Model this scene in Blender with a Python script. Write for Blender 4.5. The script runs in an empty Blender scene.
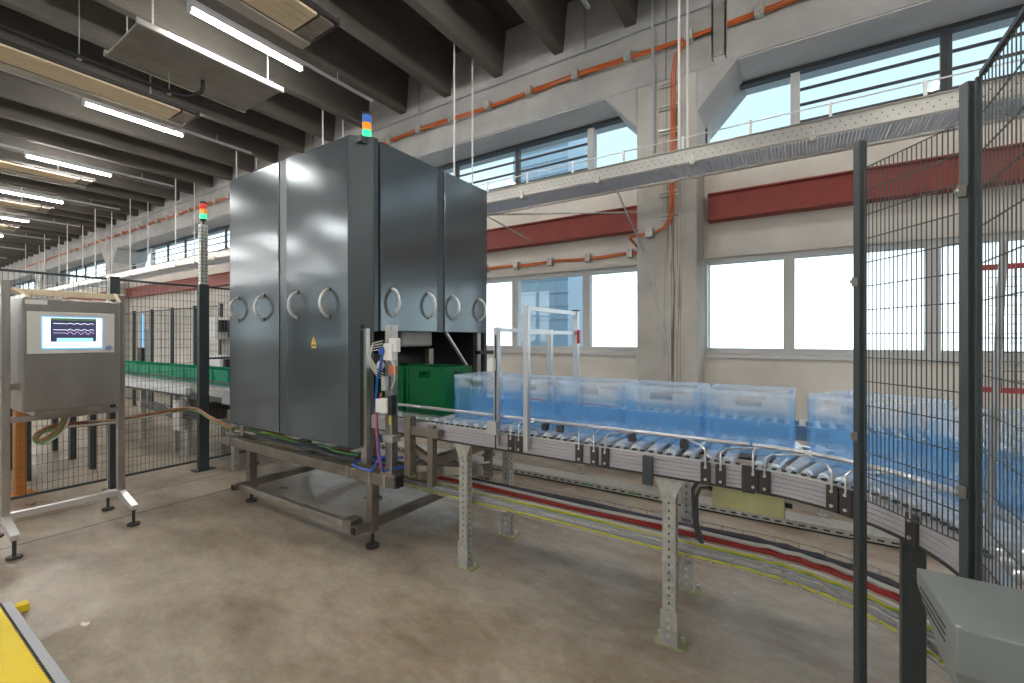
import bpy, math, random
from mathutils import Vector, Matrix
random.seed(7)
SC = bpy.context.scene
COL = SC.collection
ORD = ['first', 'second', 'third', 'fourth', 'fifth', 'sixth', 'seventh', 'eighth', 'ninth', 'tenth', 'eleventh', 'twelfth']

# ------------------------------------------------------------------ camera
F, CX, HZ, H = 446.0, 512.0, 338.0, 1.6
YAW = math.radians(32.85)
cam_d = bpy.data.cameras.new('camera')
cam = bpy.data.objects.new('camera', cam_d)
COL.objects.link(cam)
cam.location = (0, 0, H)
cam.rotation_euler = (math.radians(90), 0, YAW)
cam_d.sensor_width = 36
cam_d.lens = 36 * F / 1024
cam_d.shift_y = -(341.5 - HZ) / 1024
cam_d.clip_start = 0.05
cam_d.clip_end = 500
SC.camera = cam

# ------------------------------------------------------------------ sky, exposure
SC.view_settings.view_transform = 'Standard'
SC.view_settings.look = 'None'
SC.view_settings.gamma = 1
SC.view_settings.use_curve_mapping = False
SC.view_settings.exposure = 0.40
SC.cycles.transparent_max_bounces = 24
SC.cycles.max_bounces = 10
SC.cycles.diffuse_bounces = 6
SKY_STRENGTH = 3.0
LAMP_STRENGTH = 112.0
world = bpy.data.worlds.new('world')
SC.world = world
world.use_nodes = True
nt = world.node_tree
bg = nt.nodes['Background']
tc = nt.nodes.new('ShaderNodeTexCoord')
sep = nt.nodes.new('ShaderNodeSeparateXYZ')
ramp = nt.nodes.new('ShaderNodeValToRGB')
nt.links.new(tc.outputs['Generated'], sep.inputs[0])
nt.links.new(sep.outputs['Z'], ramp.inputs[0])
ramp.color_ramp.elements[0].position = 0.0
ramp.color_ramp.elements[0].color = (0.90, 0.97, 1.0, 1)
ramp.color_ramp.elements[1].position = 0.36
ramp.color_ramp.elements[1].color = (0.25, 0.325, 0.375, 1)
zen = ramp.color_ramp.elements.new(1.0); zen.color = (0.15, 0.24, 0.33, 1)
nt.links.new(ramp.outputs[0], bg.inputs[0])
bg.inputs[1].default_value = SKY_STRENGTH


# ------------------------------------------------------------------ pixel -> direction
FW = Vector((-math.sin(YAW), math.cos(YAW), 0))
RT = Vector((math.cos(YAW), math.sin(YAW), 0))
def ray(px, py=HZ):
    return FW + RT * ((px - CX) / F) + Vector((0, 0, (HZ - py) / F))
def onY(px, py, Y):
    d = ray(px, py); t = Y / d.y
    return Vector((d.x * t, Y, H + d.z * t))
def onX(px, py, X):
    d = ray(px, py); t = X / d.x
    return Vector((X, d.y * t, H + d.z * t))
def onZ(px, py, Z):
    d = ray(px, py); t = (Z - H) / d.z
    return Vector((d.x * t, d.y * t, Z))


# ------------------------------------------------------------------ materials
MATS = {}
def pbr(name, col, rough=0.5, metal=0.0, var=0.0, scale=3.0, bump=0.0, bscale=40.0, stretch=(1, 1, 1), emis=None, es=0.0, col2=None, spec=None):
    m = bpy.data.materials.new(name); m.use_nodes = True
    t = m.node_tree; b = t.nodes['Principled BSDF']
    b.inputs['Base Color'].default_value = (*col, 1)
    b.inputs['Roughness'].default_value = rough
    b.inputs['Metallic'].default_value = metal
    if spec is not None: b.inputs['Specular IOR Level'].default_value = spec
    if var or bump:
        c = t.nodes.new('ShaderNodeTexCoord'); mp = t.nodes.new('ShaderNodeMapping')
        mp.inputs['Scale'].default_value = stretch
        t.links.new(c.outputs['Object'], mp.inputs[0])
    if var:
        n = t.nodes.new('ShaderNodeTexNoise'); n.inputs['Scale'].default_value = scale
        n.inputs['Detail'].default_value = 6; n.inputs['Roughness'].default_value = 0.62
        t.links.new(mp.outputs[0], n.inputs['Vector'])
        r = t.nodes.new('ShaderNodeValToRGB')
        r.color_ramp.elements[0].position = 0.32; r.color_ramp.elements[1].position = 0.68
        lo = col2 if col2 else tuple(x * (1 - var) for x in col)
        hi = tuple(min(1, x * (1 + var * 0.5)) for x in col)
        r.color_ramp.elements[0].color = (*lo, 1); r.color_ramp.elements[1].color = (*hi, 1)
        t.links.new(n.outputs['Fac'], r.inputs[0]); t.links.new(r.outputs[0], b.inputs['Base Color'])
    if bump:
        n2 = t.nodes.new('ShaderNodeTexNoise'); n2.inputs['Scale'].default_value = bscale; n2.inputs['Detail'].default_value = 4
        t.links.new(mp.outputs[0], n2.inputs['Vector'])
        bp = t.nodes.new('ShaderNodeBump'); bp.inputs['Strength'].default_value = bump; bp.inputs['Distance'].default_value = 0.01
        t.links.new(n2.outputs['Fac'], bp.inputs['Height']); t.links.new(bp.outputs[0], b.inputs['Normal'])
    if emis:
        b.inputs['Emission Color'].default_value = (*emis, 1); b.inputs['Emission Strength'].default_value = es
    MATS[name] = m
    return m

def see_through(name, col, clear, rough=0.3, tint=(1, 1, 1)):
    m = bpy.data.materials.new(name); m.use_nodes = True
    t = m.node_tree; b = t.nodes['Principled BSDF']; out = t.nodes['Material Output']
    b.inputs['Base Color'].default_value = (*col, 1); b.inputs['Roughness'].default_value = rough
    tr = t.nodes.new('ShaderNodeBsdfTransparent'); tr.inputs[0].default_value = (*tint, 1)
    tl = t.nodes.new('ShaderNodeBsdfTranslucent'); tl.inputs[0].default_value = (*col, 1)
    m1 = t.nodes.new('ShaderNodeMixShader'); m1.inputs[0].default_value = 0.4
    t.links.new(b.outputs[0], m1.inputs[1]); t.links.new(tl.outputs[0], m1.inputs[2])
    m2 = t.nodes.new('ShaderNodeMixShader'); m2.inputs[0].default_value = clear
    t.links.new(m1.outputs[0], m2.inputs[1]); t.links.new(tr.outputs[0], m2.inputs[2])
    t.links.new(m2.outputs[0], out.inputs[0])
    MATS[name] = m
    return m

def glass_mat(name, tint, gloss=0.07):
    m = bpy.data.materials.new(name); m.use_nodes = True
    t = m.node_tree; out = t.nodes['Material Output']
    t.nodes.remove(t.nodes['Principled BSDF'])
    tr = t.nodes.new('ShaderNodeBsdfTransparent'); tr.inputs[0].default_value = (*tint, 1)
    gl = t.nodes.new('ShaderNodeBsdfGlossy'); gl.inputs['Roughness'].default_value = 0.02
    mx = t.nodes.new('ShaderNodeMixShader'); mx.inputs[0].default_value = gloss
    t.links.new(tr.outputs[0], mx.inputs[1]); t.links.new(gl.outputs[0], mx.inputs[2]); t.links.new(mx.outputs[0], out.inputs[0])
    MATS[name] = m
    return m

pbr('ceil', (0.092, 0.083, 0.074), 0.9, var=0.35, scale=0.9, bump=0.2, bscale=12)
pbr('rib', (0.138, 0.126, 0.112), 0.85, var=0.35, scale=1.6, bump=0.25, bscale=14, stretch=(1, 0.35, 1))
pbr('wallc', (0.465, 0.455, 0.445), 0.9, var=0.22, scale=1.3, bump=0.2, bscale=18)
pbr('wallp', (0.76, 0.72, 0.655), 0.85, var=0.16, scale=0.9, bump=0.15, bscale=14)
pbr('soffit', (0.70, 0.72, 0.74), 0.8, var=0.12, scale=1.0)
pbr('winframe', (0.62, 0.62, 0.61), 0.5)
pbr('windark', (0.05, 0.055, 0.06), 0.5)
glass_mat('glass', (0.93, 0.97, 0.98))
pbr('redbeam', (0.29, 0.045, 0.032), 0.55, var=0.2, scale=4)
pbr('grey_paint', (0.115, 0.140, 0.155), 0.16, 0.45, spec=0.6)
pbr('grey_paint_dark', (0.075, 0.092, 0.102), 0.33, 0.35)
pbr('silver', (0.72, 0.72, 0.71), 0.3, 0.9)
pbr('white_handle', (0.80, 0.80, 0.79), 0.35, 0.3)
pbr('stainless', (0.44, 0.415, 0.385), 0.34, 0.9, var=0.25, scale=8, stretch=(1, 1, 0.2))
pbr('stainless_hmi', (0.33, 0.31, 0.29), 0.36, 0.85, var=0.22, scale=2.2, stretch=(1, 1, 0.25))
pbr('brown_steel', (0.27, 0.235, 0.20), 0.42, 0.75, var=0.3, scale=6)
pbr('galv', (0.56, 0.56, 0.53), 0.42, 0.55, var=0.28, scale=26)
pbr('galv_tray', (0.47, 0.46, 0.43), 0.35, 0.75, var=0.22, scale=3, stretch=(0.4, 1, 1))
pbr('alu_rail', (0.47, 0.455, 0.49), 0.5, 0.25, var=0.05, scale=5)
pbr('alu', (0.54, 0.55, 0.57), 0.38, 0.7)
pbr('roller', (0.74, 0.77, 0.80), 0.30, 0.55, var=0.12, scale=30)
pbr('dark_plate', (0.055, 0.05, 0.048), 0.5, 0.3)
pbr('fence', (0.050, 0.064, 0.066), 0.4, 0.15)
pbr('wire', (0.095, 0.104, 0.100), 0.45, 0.3)
pbr('black', (0.012, 0.012, 0.014), 0.5)
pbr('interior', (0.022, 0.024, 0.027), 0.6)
pbr('rubber', (0.02, 0.02, 0.02), 0.7)
pbr('white', (0.80, 0.80, 0.78), 0.45)
pbr('cream', (0.84, 0.70, 0.49), 0.5, var=0.1, scale=3)
pbr('lamp_body', (0.55, 0.56, 0.57), 0.4, 0.3)
pbr('tube', (1, 1, 1), 0.4, emis=(1.0, 0.97, 0.92), es=LAMP_STRENGTH)
pbr('orange', (0.62, 0.145, 0.03), 0.5)
pbr('orange_post', (0.55, 0.20, 0.035), 0.5, var=0.2, scale=6)
pbr('cable_red', (0.36, 0.035, 0.028), 0.45)
pbr('cable_yellow', (0.62, 0.60, 0.06), 0.45)
pbr('cable_green', (0.12, 0.35, 0.13), 0.45)
pbr('cable_grey', (0.36, 0.37, 0.40), 0.5)
pbr('cable_white', (0.66, 0.64, 0.60), 0.5)
pbr('cable_black', (0.085, 0.085, 0.10), 0.5)
pbr('cable_brown', (0.36, 0.17, 0.08), 0.5, var=0.5, scale=12)
pbr('blue_hose', (0.02, 0.10, 0.52), 0.35)
pbr('pink_hose', (0.52, 0.10, 0.13), 0.4)
pbr('yellow', (0.95, 0.70, 0.02), 0.42, var=0.05, scale=5)
pbr('light_grey', (0.50, 0.53, 0.55), 0.45, 0.2)
pbr('tray_bottom', (0.58, 0.66, 0.77), 0.4, 0.3)  # bluish reflection on the tray's underside is put into this base colour
pbr('heater_edge', (0.40, 0.385, 0.34), 0.5)
pbr('sloped_box', (0.22, 0.24, 0.235), 0.5, 0.15, var=0.14, scale=3, bump=0.05)
pbr('zinc_yellow', (0.52, 0.51, 0.27), 0.45, 0.45, var=0.22, scale=5)
pbr('red_frame', (0.55, 0.02, 0.02), 0.45)
pbr('paper', (0.9, 0.9, 0.9), 0.8)
pbr('blue_band', (0.13, 0.22, 0.36), 0.5)
pbr('table_white', (0.74, 0.76, 0.78), 0.35)
pbr('panel_metal', (0.27, 0.255, 0.235), 0.5, 0.4, var=0.25, scale=2.5)
pbr('facade', (0.36, 0.47, 0.56), 0.6, var=0.08, scale=0.5)
pbr('asphalt', (0.32, 0.32, 0.31), 0.9, var=0.15, scale=0.6)
pbr('lens_red', (0.7, 0.03, 0.02), 0.3, emis=(0.9, 0.05, 0.02), es=0.25)
pbr('lens_orange', (0.85, 0.30, 0.02), 0.3, emis=(0.95, 0.35, 0.02), es=0.25)
pbr('lens_blue', (0.03, 0.14, 0.55), 0.3, emis=(0.05, 0.2, 0.8), es=0.12)
pbr('lens_green', (0.02, 0.55, 0.18), 0.3, emis=(0.05, 1.0, 0.35), es=1.0)
pbr('screen_white', (0.8, 0.85, 0.9), 0.3, emis=(0.82, 0.91, 1.0), es=0.85)
pbr('screen_dark', (0.03, 0.03, 0.07), 0.3, emis=(0.035, 0.035, 0.085), es=0.8)
pbr('screen_blue', (0.1, 0.4, 0.8), 0.3, emis=(0.12, 0.45, 0.8), es=0.8)
pbr('screen_cyan', (0.3, 0.7, 0.8), 0.3, emis=(0.35, 0.72, 0.85), es=0.8)
pbr('screen_violet', (0.5, 0.35, 0.6), 0.3, emis=(0.55, 0.42, 0.65), es=0.8)
pbr('bezel', (0.66, 0.65, 0.62), 0.4)
pbr('button_blue', (0.30, 0.36, 0.60), 0.35)
pbr('sign_yellow', (0.9, 0.58, 0.02), 0.5)
see_through('crate_blue', (0.24, 0.58, 0.95), 0.79, 0.3)
see_through('crate_blue_pale', (0.78, 0.89, 1.0), 0.74, 0.3)
see_through('crate_green', (0.01, 0.24, 0.08), 0.12, 0.3)
see_through('crate_green_light', (0.02, 0.52, 0.30), 0.10, 0.3)

def floor_mat():
    m = bpy.data.materials.new('floor_concrete'); m.use_nodes = True
    t = m.node_tree; b = t.nodes['Principled BSDF']
    c = t.nodes.new('ShaderNodeTexCoord'); mp = t.nodes.new('ShaderNodeMapping')
    mp.inputs['Rotation'].default_value = (0, 0, 0.5); mp.inputs['Scale'].default_value = (0.7, 1.25, 1)
    t.links.new(c.outputs['Object'], mp.inputs[0])
    n1 = t.nodes.new('ShaderNodeTexNoise'); n1.inputs['Scale'].default_value = 1.25; n1.inputs['Detail'].default_value = 10; n1.inputs['Roughness'].default_value = 0.72
    n1.inputs['Distortion'].default_value = 0.12
    t.links.new(mp.outputs[0], n1.inputs['Vector'])
    r = t.nodes.new('ShaderNodeValToRGB'); e = r.color_ramp.elements
    e[0].position = 0.36; e[0].color = (0.190, 0.152, 0.115, 1)
    e[1].position = 0.62; e[1].color = (0.465, 0.41, 0.345, 1)
    x = e.new(0.48); x.color = (0.320, 0.268, 0.212, 1)
    t.links.new(n1.outputs['Fac'], r.inputs[0])
    n2 = t.nodes.new('ShaderNodeTexNoise'); n2.inputs['Scale'].default_value = 28; n2.inputs['Detail'].default_value = 5
    t.links.new(c.outputs['Object'], n2.inputs['Vector'])
    mx = t.nodes.new('ShaderNodeMix'); mx.data_type = 'RGBA'; mx.blend_type = 'OVERLAY'; mx.inputs['Factor'].default_value = 0.18
    t.links.new(r.outputs[0], mx.inputs['A']); t.links.new(n2.outputs['Color'], mx.inputs['B'])
    hsv = t.nodes.new('ShaderNodeHueSaturation'); hsv.inputs['Saturation'].default_value = 1.22
    t.links.new(mx.outputs['Result'], hsv.inputs['Color'])
    t.links.new(hsv.outputs[0], b.inputs['Base Color'])
    rr = t.nodes.new('ShaderNodeMapRange'); rr.inputs['To Min'].default_value = 0.20; rr.inputs['To Max'].default_value = 0.42
    t.links.new(n1.outputs['Fac'], rr.inputs['Value']); t.links.new(rr.outputs[0], b.inputs['Roughness'])
    bp = t.nodes.new('ShaderNodeBump'); bp.inputs['Strength'].default_value = 0.12; bp.inputs['Distance'].default_value = 0.01
    t.links.new(n2.outputs['Fac'], bp.inputs['Height']); t.links.new(bp.outputs[0], b.inputs['Normal'])
    MATS['floor'] = m
floor_mat()

def pillar_mat():
    # concrete with narrow vertical rust and soot runs
    m = bpy.data.materials.new('stained_concrete'); m.use_nodes = True
    t = m.node_tree; b = t.nodes['Principled BSDF']; b.inputs['Roughness'].default_value = 0.9
    c = t.nodes.new('ShaderNodeTexCoord'); L = t.links
    n = t.nodes.new('ShaderNodeTexNoise'); n.inputs['Scale'].default_value = 1.8; n.inputs['Detail'].default_value = 7
    L.new(c.outputs['Object'], n.inputs['Vector'])
    r = t.nodes.new('ShaderNodeValToRGB'); r.color_ramp.elements[0].position = 0.3; r.color_ramp.elements[1].position = 0.7
    r.color_ramp.elements[0].color = (0.40, 0.375, 0.335, 1); r.color_ramp.elements[1].color = (0.56, 0.535, 0.49, 1)
    L.new(n.outputs['Fac'], r.inputs[0])
    mp = t.nodes.new('ShaderNodeMapping'); mp.inputs['Scale'].default_value = (24, 1, 0.42)
    L.new(c.outputs['Object'], mp.inputs[0])
    n2 = t.nodes.new('ShaderNodeTexNoise'); n2.inputs['Scale'].default_value = 2.0; n2.inputs['Detail'].default_value = 5; n2.inputs['Distortion'].default_value = 0.8
    L.new(mp.outputs[0], n2.inputs['Vector'])
    s = t.nodes.new('ShaderNodeSeparateXYZ'); L.new(c.outputs['Object'], s.inputs[0])
    # band of stains: |x - 0.06| small in the pillar's own frame
    a = t.nodes.new('ShaderNodeMath'); a.operation = 'SUBTRACT'; a.inputs[1].default_value = 0.10
    L.new(s.outputs['X'], a.inputs[0])
    ab = t.nodes.new('ShaderNodeMath'); ab.operation = 'ABSOLUTE'; L.new(a.outputs[0], ab.inputs[0])
    mr = t.nodes.new('ShaderNodeMapRange'); mr.inputs['From Min'].default_value = 0.04; mr.inputs['From Max'].default_value = 0.15
    mr.inputs['To Min'].default_value = 1; mr.inputs['To Max'].default_value = 0
    L.new(ab.outputs[0], mr.inputs['Value'])
    st = t.nodes.new('ShaderNodeMapRange'); st.inputs['From Min'].default_value = 0.50; st.inputs['From Max'].default_value = 0.58
    L.new(n2.outputs['Fac'], st.inputs['Value'])
    mu = t.nodes.new('ShaderNodeMath'); mu.operation = 'MULTIPLY'; L.new(mr.outputs[0], mu.inputs[0]); L.new(st.outputs[0], mu.inputs[1])
    mu2 = t.nodes.new('ShaderNodeMath'); mu2.operation = 'MULTIPLY'; mu2.inputs[1].default_value = 0.95; L.new(mu.outputs[0], mu2.inputs[0])
    mx = t.nodes.new('ShaderNodeMix'); mx.data_type = 'RGBA'
    L.new(mu2.outputs[0], mx.inputs['Factor']); L.new(r.outputs[0], mx.inputs['A']); mx.inputs['B'].default_value = (0.16, 0.10, 0.06, 1)
    L.new(mx.outputs['Result'], b.inputs['Base Color'])
    MATS['pillar'] = m
pillar_mat()

# ------------------------------------------------------------------ mesh building
class MB:
    def __init__(s): s.v = []; s.f = []
    def quadbox(s, c8):
        b = len(s.v); s.v += [Vector(c) for c in c8]
        for q in ((0, 3, 2, 1), (4, 5, 6, 7), (0, 1, 5, 4), (1, 2, 6, 5), (2, 3, 7, 6), (3, 0, 4, 7)):
            s.f.append([b + i for i in q])
        return s
    def box(s, x0, x1, y0, y1, z0, z1):
        x0, x1 = min(x0, x1), max(x0, x1); y0, y1 = min(y0, y1), max(y0, y1); z0, z1 = min(z0, z1), max(z0, z1)
        return s.quadbox([(x0, y0, z0), (x1, y0, z0), (x1, y1, z0), (x0, y1, z0), (x0, y0, z1), (x1, y0, z1), (x1, y1, z1), (x0, y1, z1)])
    def beam(s, p, q, w, h, up=(0, 0, 1)):
        p, q = Vector(p), Vector(q); d = (q - p).normalized(); up = Vector(up)
        if abs(d.dot(up)) > 0.98: up = Vector((0, 1, 0))
        sd = d.cross(up).normalized(); u = sd.cross(d).normalized()
        c = []
        for o in (p, q):
            c += [o - sd * w / 2 - u * h / 2, o + sd * w / 2 - u * h / 2, o + sd * w / 2 + u * h / 2, o - sd * w / 2 + u * h / 2]
        b = len(s.v); s.v += c
        for qd in ((0, 1, 2, 3), (7, 6, 5, 4), (0, 4, 5, 1), (1, 5, 6, 2), (2, 6, 7, 3), (3, 7, 4, 0)):
            s.f.append([b + i for i in qd])
        return s
    def tube(s, pts, r, n=8, cap=True):
        pts = [Vector(p) for p in pts]; rings = []; u = None
        for i, p in enumerate(pts):
            d = (pts[min(i + 1, len(pts) - 1)] - pts[max(i - 1, 0)]).normalized()
            if u is None:
                u = Vector((0, 0, 1)) if abs(d.z) < 0.9 else Vector((1, 0, 0))
            u = (u - d * u.dot(d)).normalized(); w = d.cross(u)
            rr = r[i] if isinstance(r, (list, tuple)) else r
            b = len(s.v)
            for k in range(n):
                a = 2 * math.pi * k / n
                s.v.append(p + u * math.cos(a) * rr + w * math.sin(a) * rr)
            rings.append(b)
        for a, b in zip(rings, rings[1:]):
            for k in range(n):
                s.f.append([a + k, a + (k + 1) % n, b + (k + 1) % n, b + k])
        if cap:
            s.f.append([rings[0] + k for k in range(n)][::-1]); s.f.append([rings[-1] + k for k in range(n)])
        return s
    def cyl(s, p, q, r, n=12): return s.tube([p, q], r, n)
    def prism(s, poly, y0, y1, axis='Y'):
        # poly of 2D points; extruded along axis
        def mk(a, b, t):
            return {'Y': (a, t, b), 'X': (t, a, b), 'Z': (a, b, t)}[axis]
        n = len(poly); b = len(s.v)
        s.v += [Vector(mk(a, c, y0)) for a, c in poly] + [Vector(mk(a, c, y1)) for a, c in poly]
        s.f.append([b + i for i in range(n)]); s.f.append([b + n + i for i in range(n)][::-1])
        for i in range(n):
            j = (i + 1) % n
            s.f.append([b + i, b + n + i, b + n + j, b + j])
        return s
    def sweep(s, path, prof):
        # path: list of (point, side unit vector); prof closed polygon of (side, z)
        n = len(prof); base = len(s.v)
        for p, sd in path:
            for (o, z) in prof:
                s.v.append(Vector(p) + Vector(sd) * o + Vector((0, 0, z)))
        for i in range(len(path) - 1):
            for k in range(n):
                a = base + i * n + k; b = base + i * n + (k + 1) % n
                s.f.append([a, b, b + n, a + n])
        s.f.append([base + k for k in range(n)][::-1]); e = base + (len(path) - 1) * n
        s.f.append([e + k for k in range(n)])
        return s
    def mesh(s, name, off, smooth):
        me = bpy.data.meshes.new(name)
        me.from_pydata([tuple(v - off) for v in s.v], [], s.f); me.update()
        import bmesh
        bm = bmesh.new(); bm.from_mesh(me); bmesh.ops.recalc_face_normals(bm, faces=bm.faces)
        bm.to_mesh(me); bm.free()
        if smooth:
            for p in me.polygons: p.use_smooth = True
        return me

def wloc(o):
    v = Vector((0, 0, 0))
    while o is not None:
        v = v + o.location; o = o.parent
    return v

def part(name, mb, mat, parent=None, kind=None, smooth=False, bevel=0.0, label=None, at=None):
    """link a mesh; coordinates in mb are world ones, the parent is unrotated while building"""
    if parent is not None:
        pl = wloc(parent)
        loc = Vector((0, 0, 0))
        if at is not None: loc = Vector(at) - pl
        off = pl + loc
    else:
        if at is None:
            xs = [v.x for v in mb.v]; ys = [v.y for v in mb.v]; zs = [v.z for v in mb.v]
            at = ((min(xs) + max(xs)) / 2, (min(ys) + max(ys)) / 2, min(zs))
        loc = Vector(at); off = loc
    me = mb.mesh(name, off, smooth)
    me.materials.append(MATS[mat])
    o = bpy.data.objects.new(name, me); COL.objects.link(o)
    o.location = loc
    if parent is not None: o.parent = parent
    if kind: o['kind'] = kind
    if label: o['label'] = label
    if bevel:
        md = o.modifiers.new('bevel', 'BEVEL'); md.width = bevel; md.segments = 2; md.limit_method = 'ANGLE'; md.angle_limit = math.radians(40)
    if smooth:
        md = o.modifiers.new('ws', 'EDGE_SPLIT'); md.split_angle = math.radians(40)
    return o

def share(src, name, parent, loc, rz=0.0):
    o = bpy.data.objects.new(name, src.data); COL.objects.link(o); o.parent = parent
    o.location = Vector(loc) - wloc(parent); o.rotation_euler = (0, 0, rz)
    for m in src.modifiers:
        n = o.modifiers.new(m.name, m.type)
        if m.type == 'BEVEL': n.width = m.width; n.segments = m.segments; n.limit_method = m.limit_method; n.angle_limit = m.angle_limit
        if m.type == 'EDGE_SPLIT': n.split_angle = m.split_angle
    if 'kind' in src: o['kind'] = src['kind']
    return o

def tag(o, label, cat, group=None, kind=None):
    o['label'] = label; o['category'] = cat
    if group: o['group'] = group
    if kind: o['kind'] = kind
    return o

def thing(name, label, cat, loc, group=None):
    o = bpy.data.objects.new(name, None); COL.objects.link(o); o.location = loc
    o.empty_display_size = 0.1
    return tag(o, label, cat, group)

def copy_thing(root, loc, rz=0.0, label=None):
    r = root.copy(); COL.objects.link(r); r.location = loc; r.rotation_euler = (0, 0, rz)
    if label: r['label'] = label
    for ch in list(root.children):
        c = ch.copy(); COL.objects.link(c); c.parent = r
        for g in list(ch.children):
            d = g.copy(); COL.objects.link(d); d.parent = c
    return r

def struct(name, mb, mat, label=None, cat=None):
    o = part(name, mb, mat, None, kind='structure')
    tag(o, label, cat)
    return o
def struct_root(name, label, cat, loc):
    o = thing(name, label, cat, loc); o['kind'] = 'structure'
    return o

# ================================================================== THE HALL
XL, XR, YB, YW, YO = -64.0, 9.4, -15.0, 6.0, 6.63     # hall extent; inner wall face YW, window plane YO
ZS, ZR = 6.57, 5.86                                      # slab, rib bottom
struct('floor', MB().box(XL, XR, YB, 7.0, -0.2, 0), 'floor', 'worn brown grey concrete hall floor', 'floor')
floor_o = bpy.data.objects['floor']
for sx in (-5.08, -5.72, -11.2):
    part('saw_cut', MB().box(sx - 0.006, sx + 0.006, YB, 6.4, -0.01, 0.0006), 'dark_plate', floor_o)
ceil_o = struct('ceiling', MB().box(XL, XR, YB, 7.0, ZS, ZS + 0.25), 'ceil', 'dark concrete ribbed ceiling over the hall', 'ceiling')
rib = None
k = 0
x = -0.85
PITCH = 1.095
xs = [x - PITCH * i for i in range(-8, 57)]
for xr in xs:
    if xr - 0.2 < XL or xr + 0.2 > XR: continue
    if rib is None:
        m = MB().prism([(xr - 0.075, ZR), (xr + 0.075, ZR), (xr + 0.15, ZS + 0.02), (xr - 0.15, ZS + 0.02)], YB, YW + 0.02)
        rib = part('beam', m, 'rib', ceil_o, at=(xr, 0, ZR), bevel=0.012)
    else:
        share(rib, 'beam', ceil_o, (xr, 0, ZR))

BAY = 10.4
cols = [-1.475 - BAY * i for i in range(-1, 6)]
wall = struct_root('wall_right', 'concrete outer wall with pillars and two rows of windows', 'wall', (-20, YW, 0))
z_open = 4.985
# each bay of the inner concrete frame: pillar + beam over the opening with chamfered corners
first_col = None
for i, cx in enumerate(cols):
    m = MB().box(cx - 0.385, cx + 0.385, YW, 7.0, 0, z_open)
    if first_col is None:
        first_col = part('pillar', m, 'pillar', wall, at=(cx, YW, 0), bevel=0.015)
    else:
        share(first_col, 'pillar', wall, (cx, YW, 0))
for i, cx in enumerate(cols):
    hb = [None]
    m = MB()
    if cx - 0.385 - 0.47 > XL:
        m.prism([(cx - 0.385, 4.47), (cx - 0.385, z_open), (cx - 0.855, z_open)], YW, 7.0)
    if cx + 0.385 + 0.47 < XR:
        m.prism([(cx + 0.385, 4.47), (cx + 0.385, z_open), (cx + 0.855, z_open)], YW, 7.0)
    part('pillar_haunch', m, 'wallc', wall)
for i in range(len(cols)):
    x1 = min(XR, cols[i]); x0 = cols[i] - BAY if i < len(cols) - 1 else XL
    part('lintel', MB().box(x0 + 0.004, x1 - 0.004, YW, 7.0, z_open, ZS), 'wallc', wall, bevel=0.008)
    part('joint', MB().box(x1 - 0.004, x1 + 0.004, YW + 0.01, 7.0, z_open, ZS), 'dark_plate', wall)
x1 = XR; part('lintel', MB().box(cols[0], XR, YW, 7.0, z_open, ZS), 'wallc', wall) if cols[0] < XR else None

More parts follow.
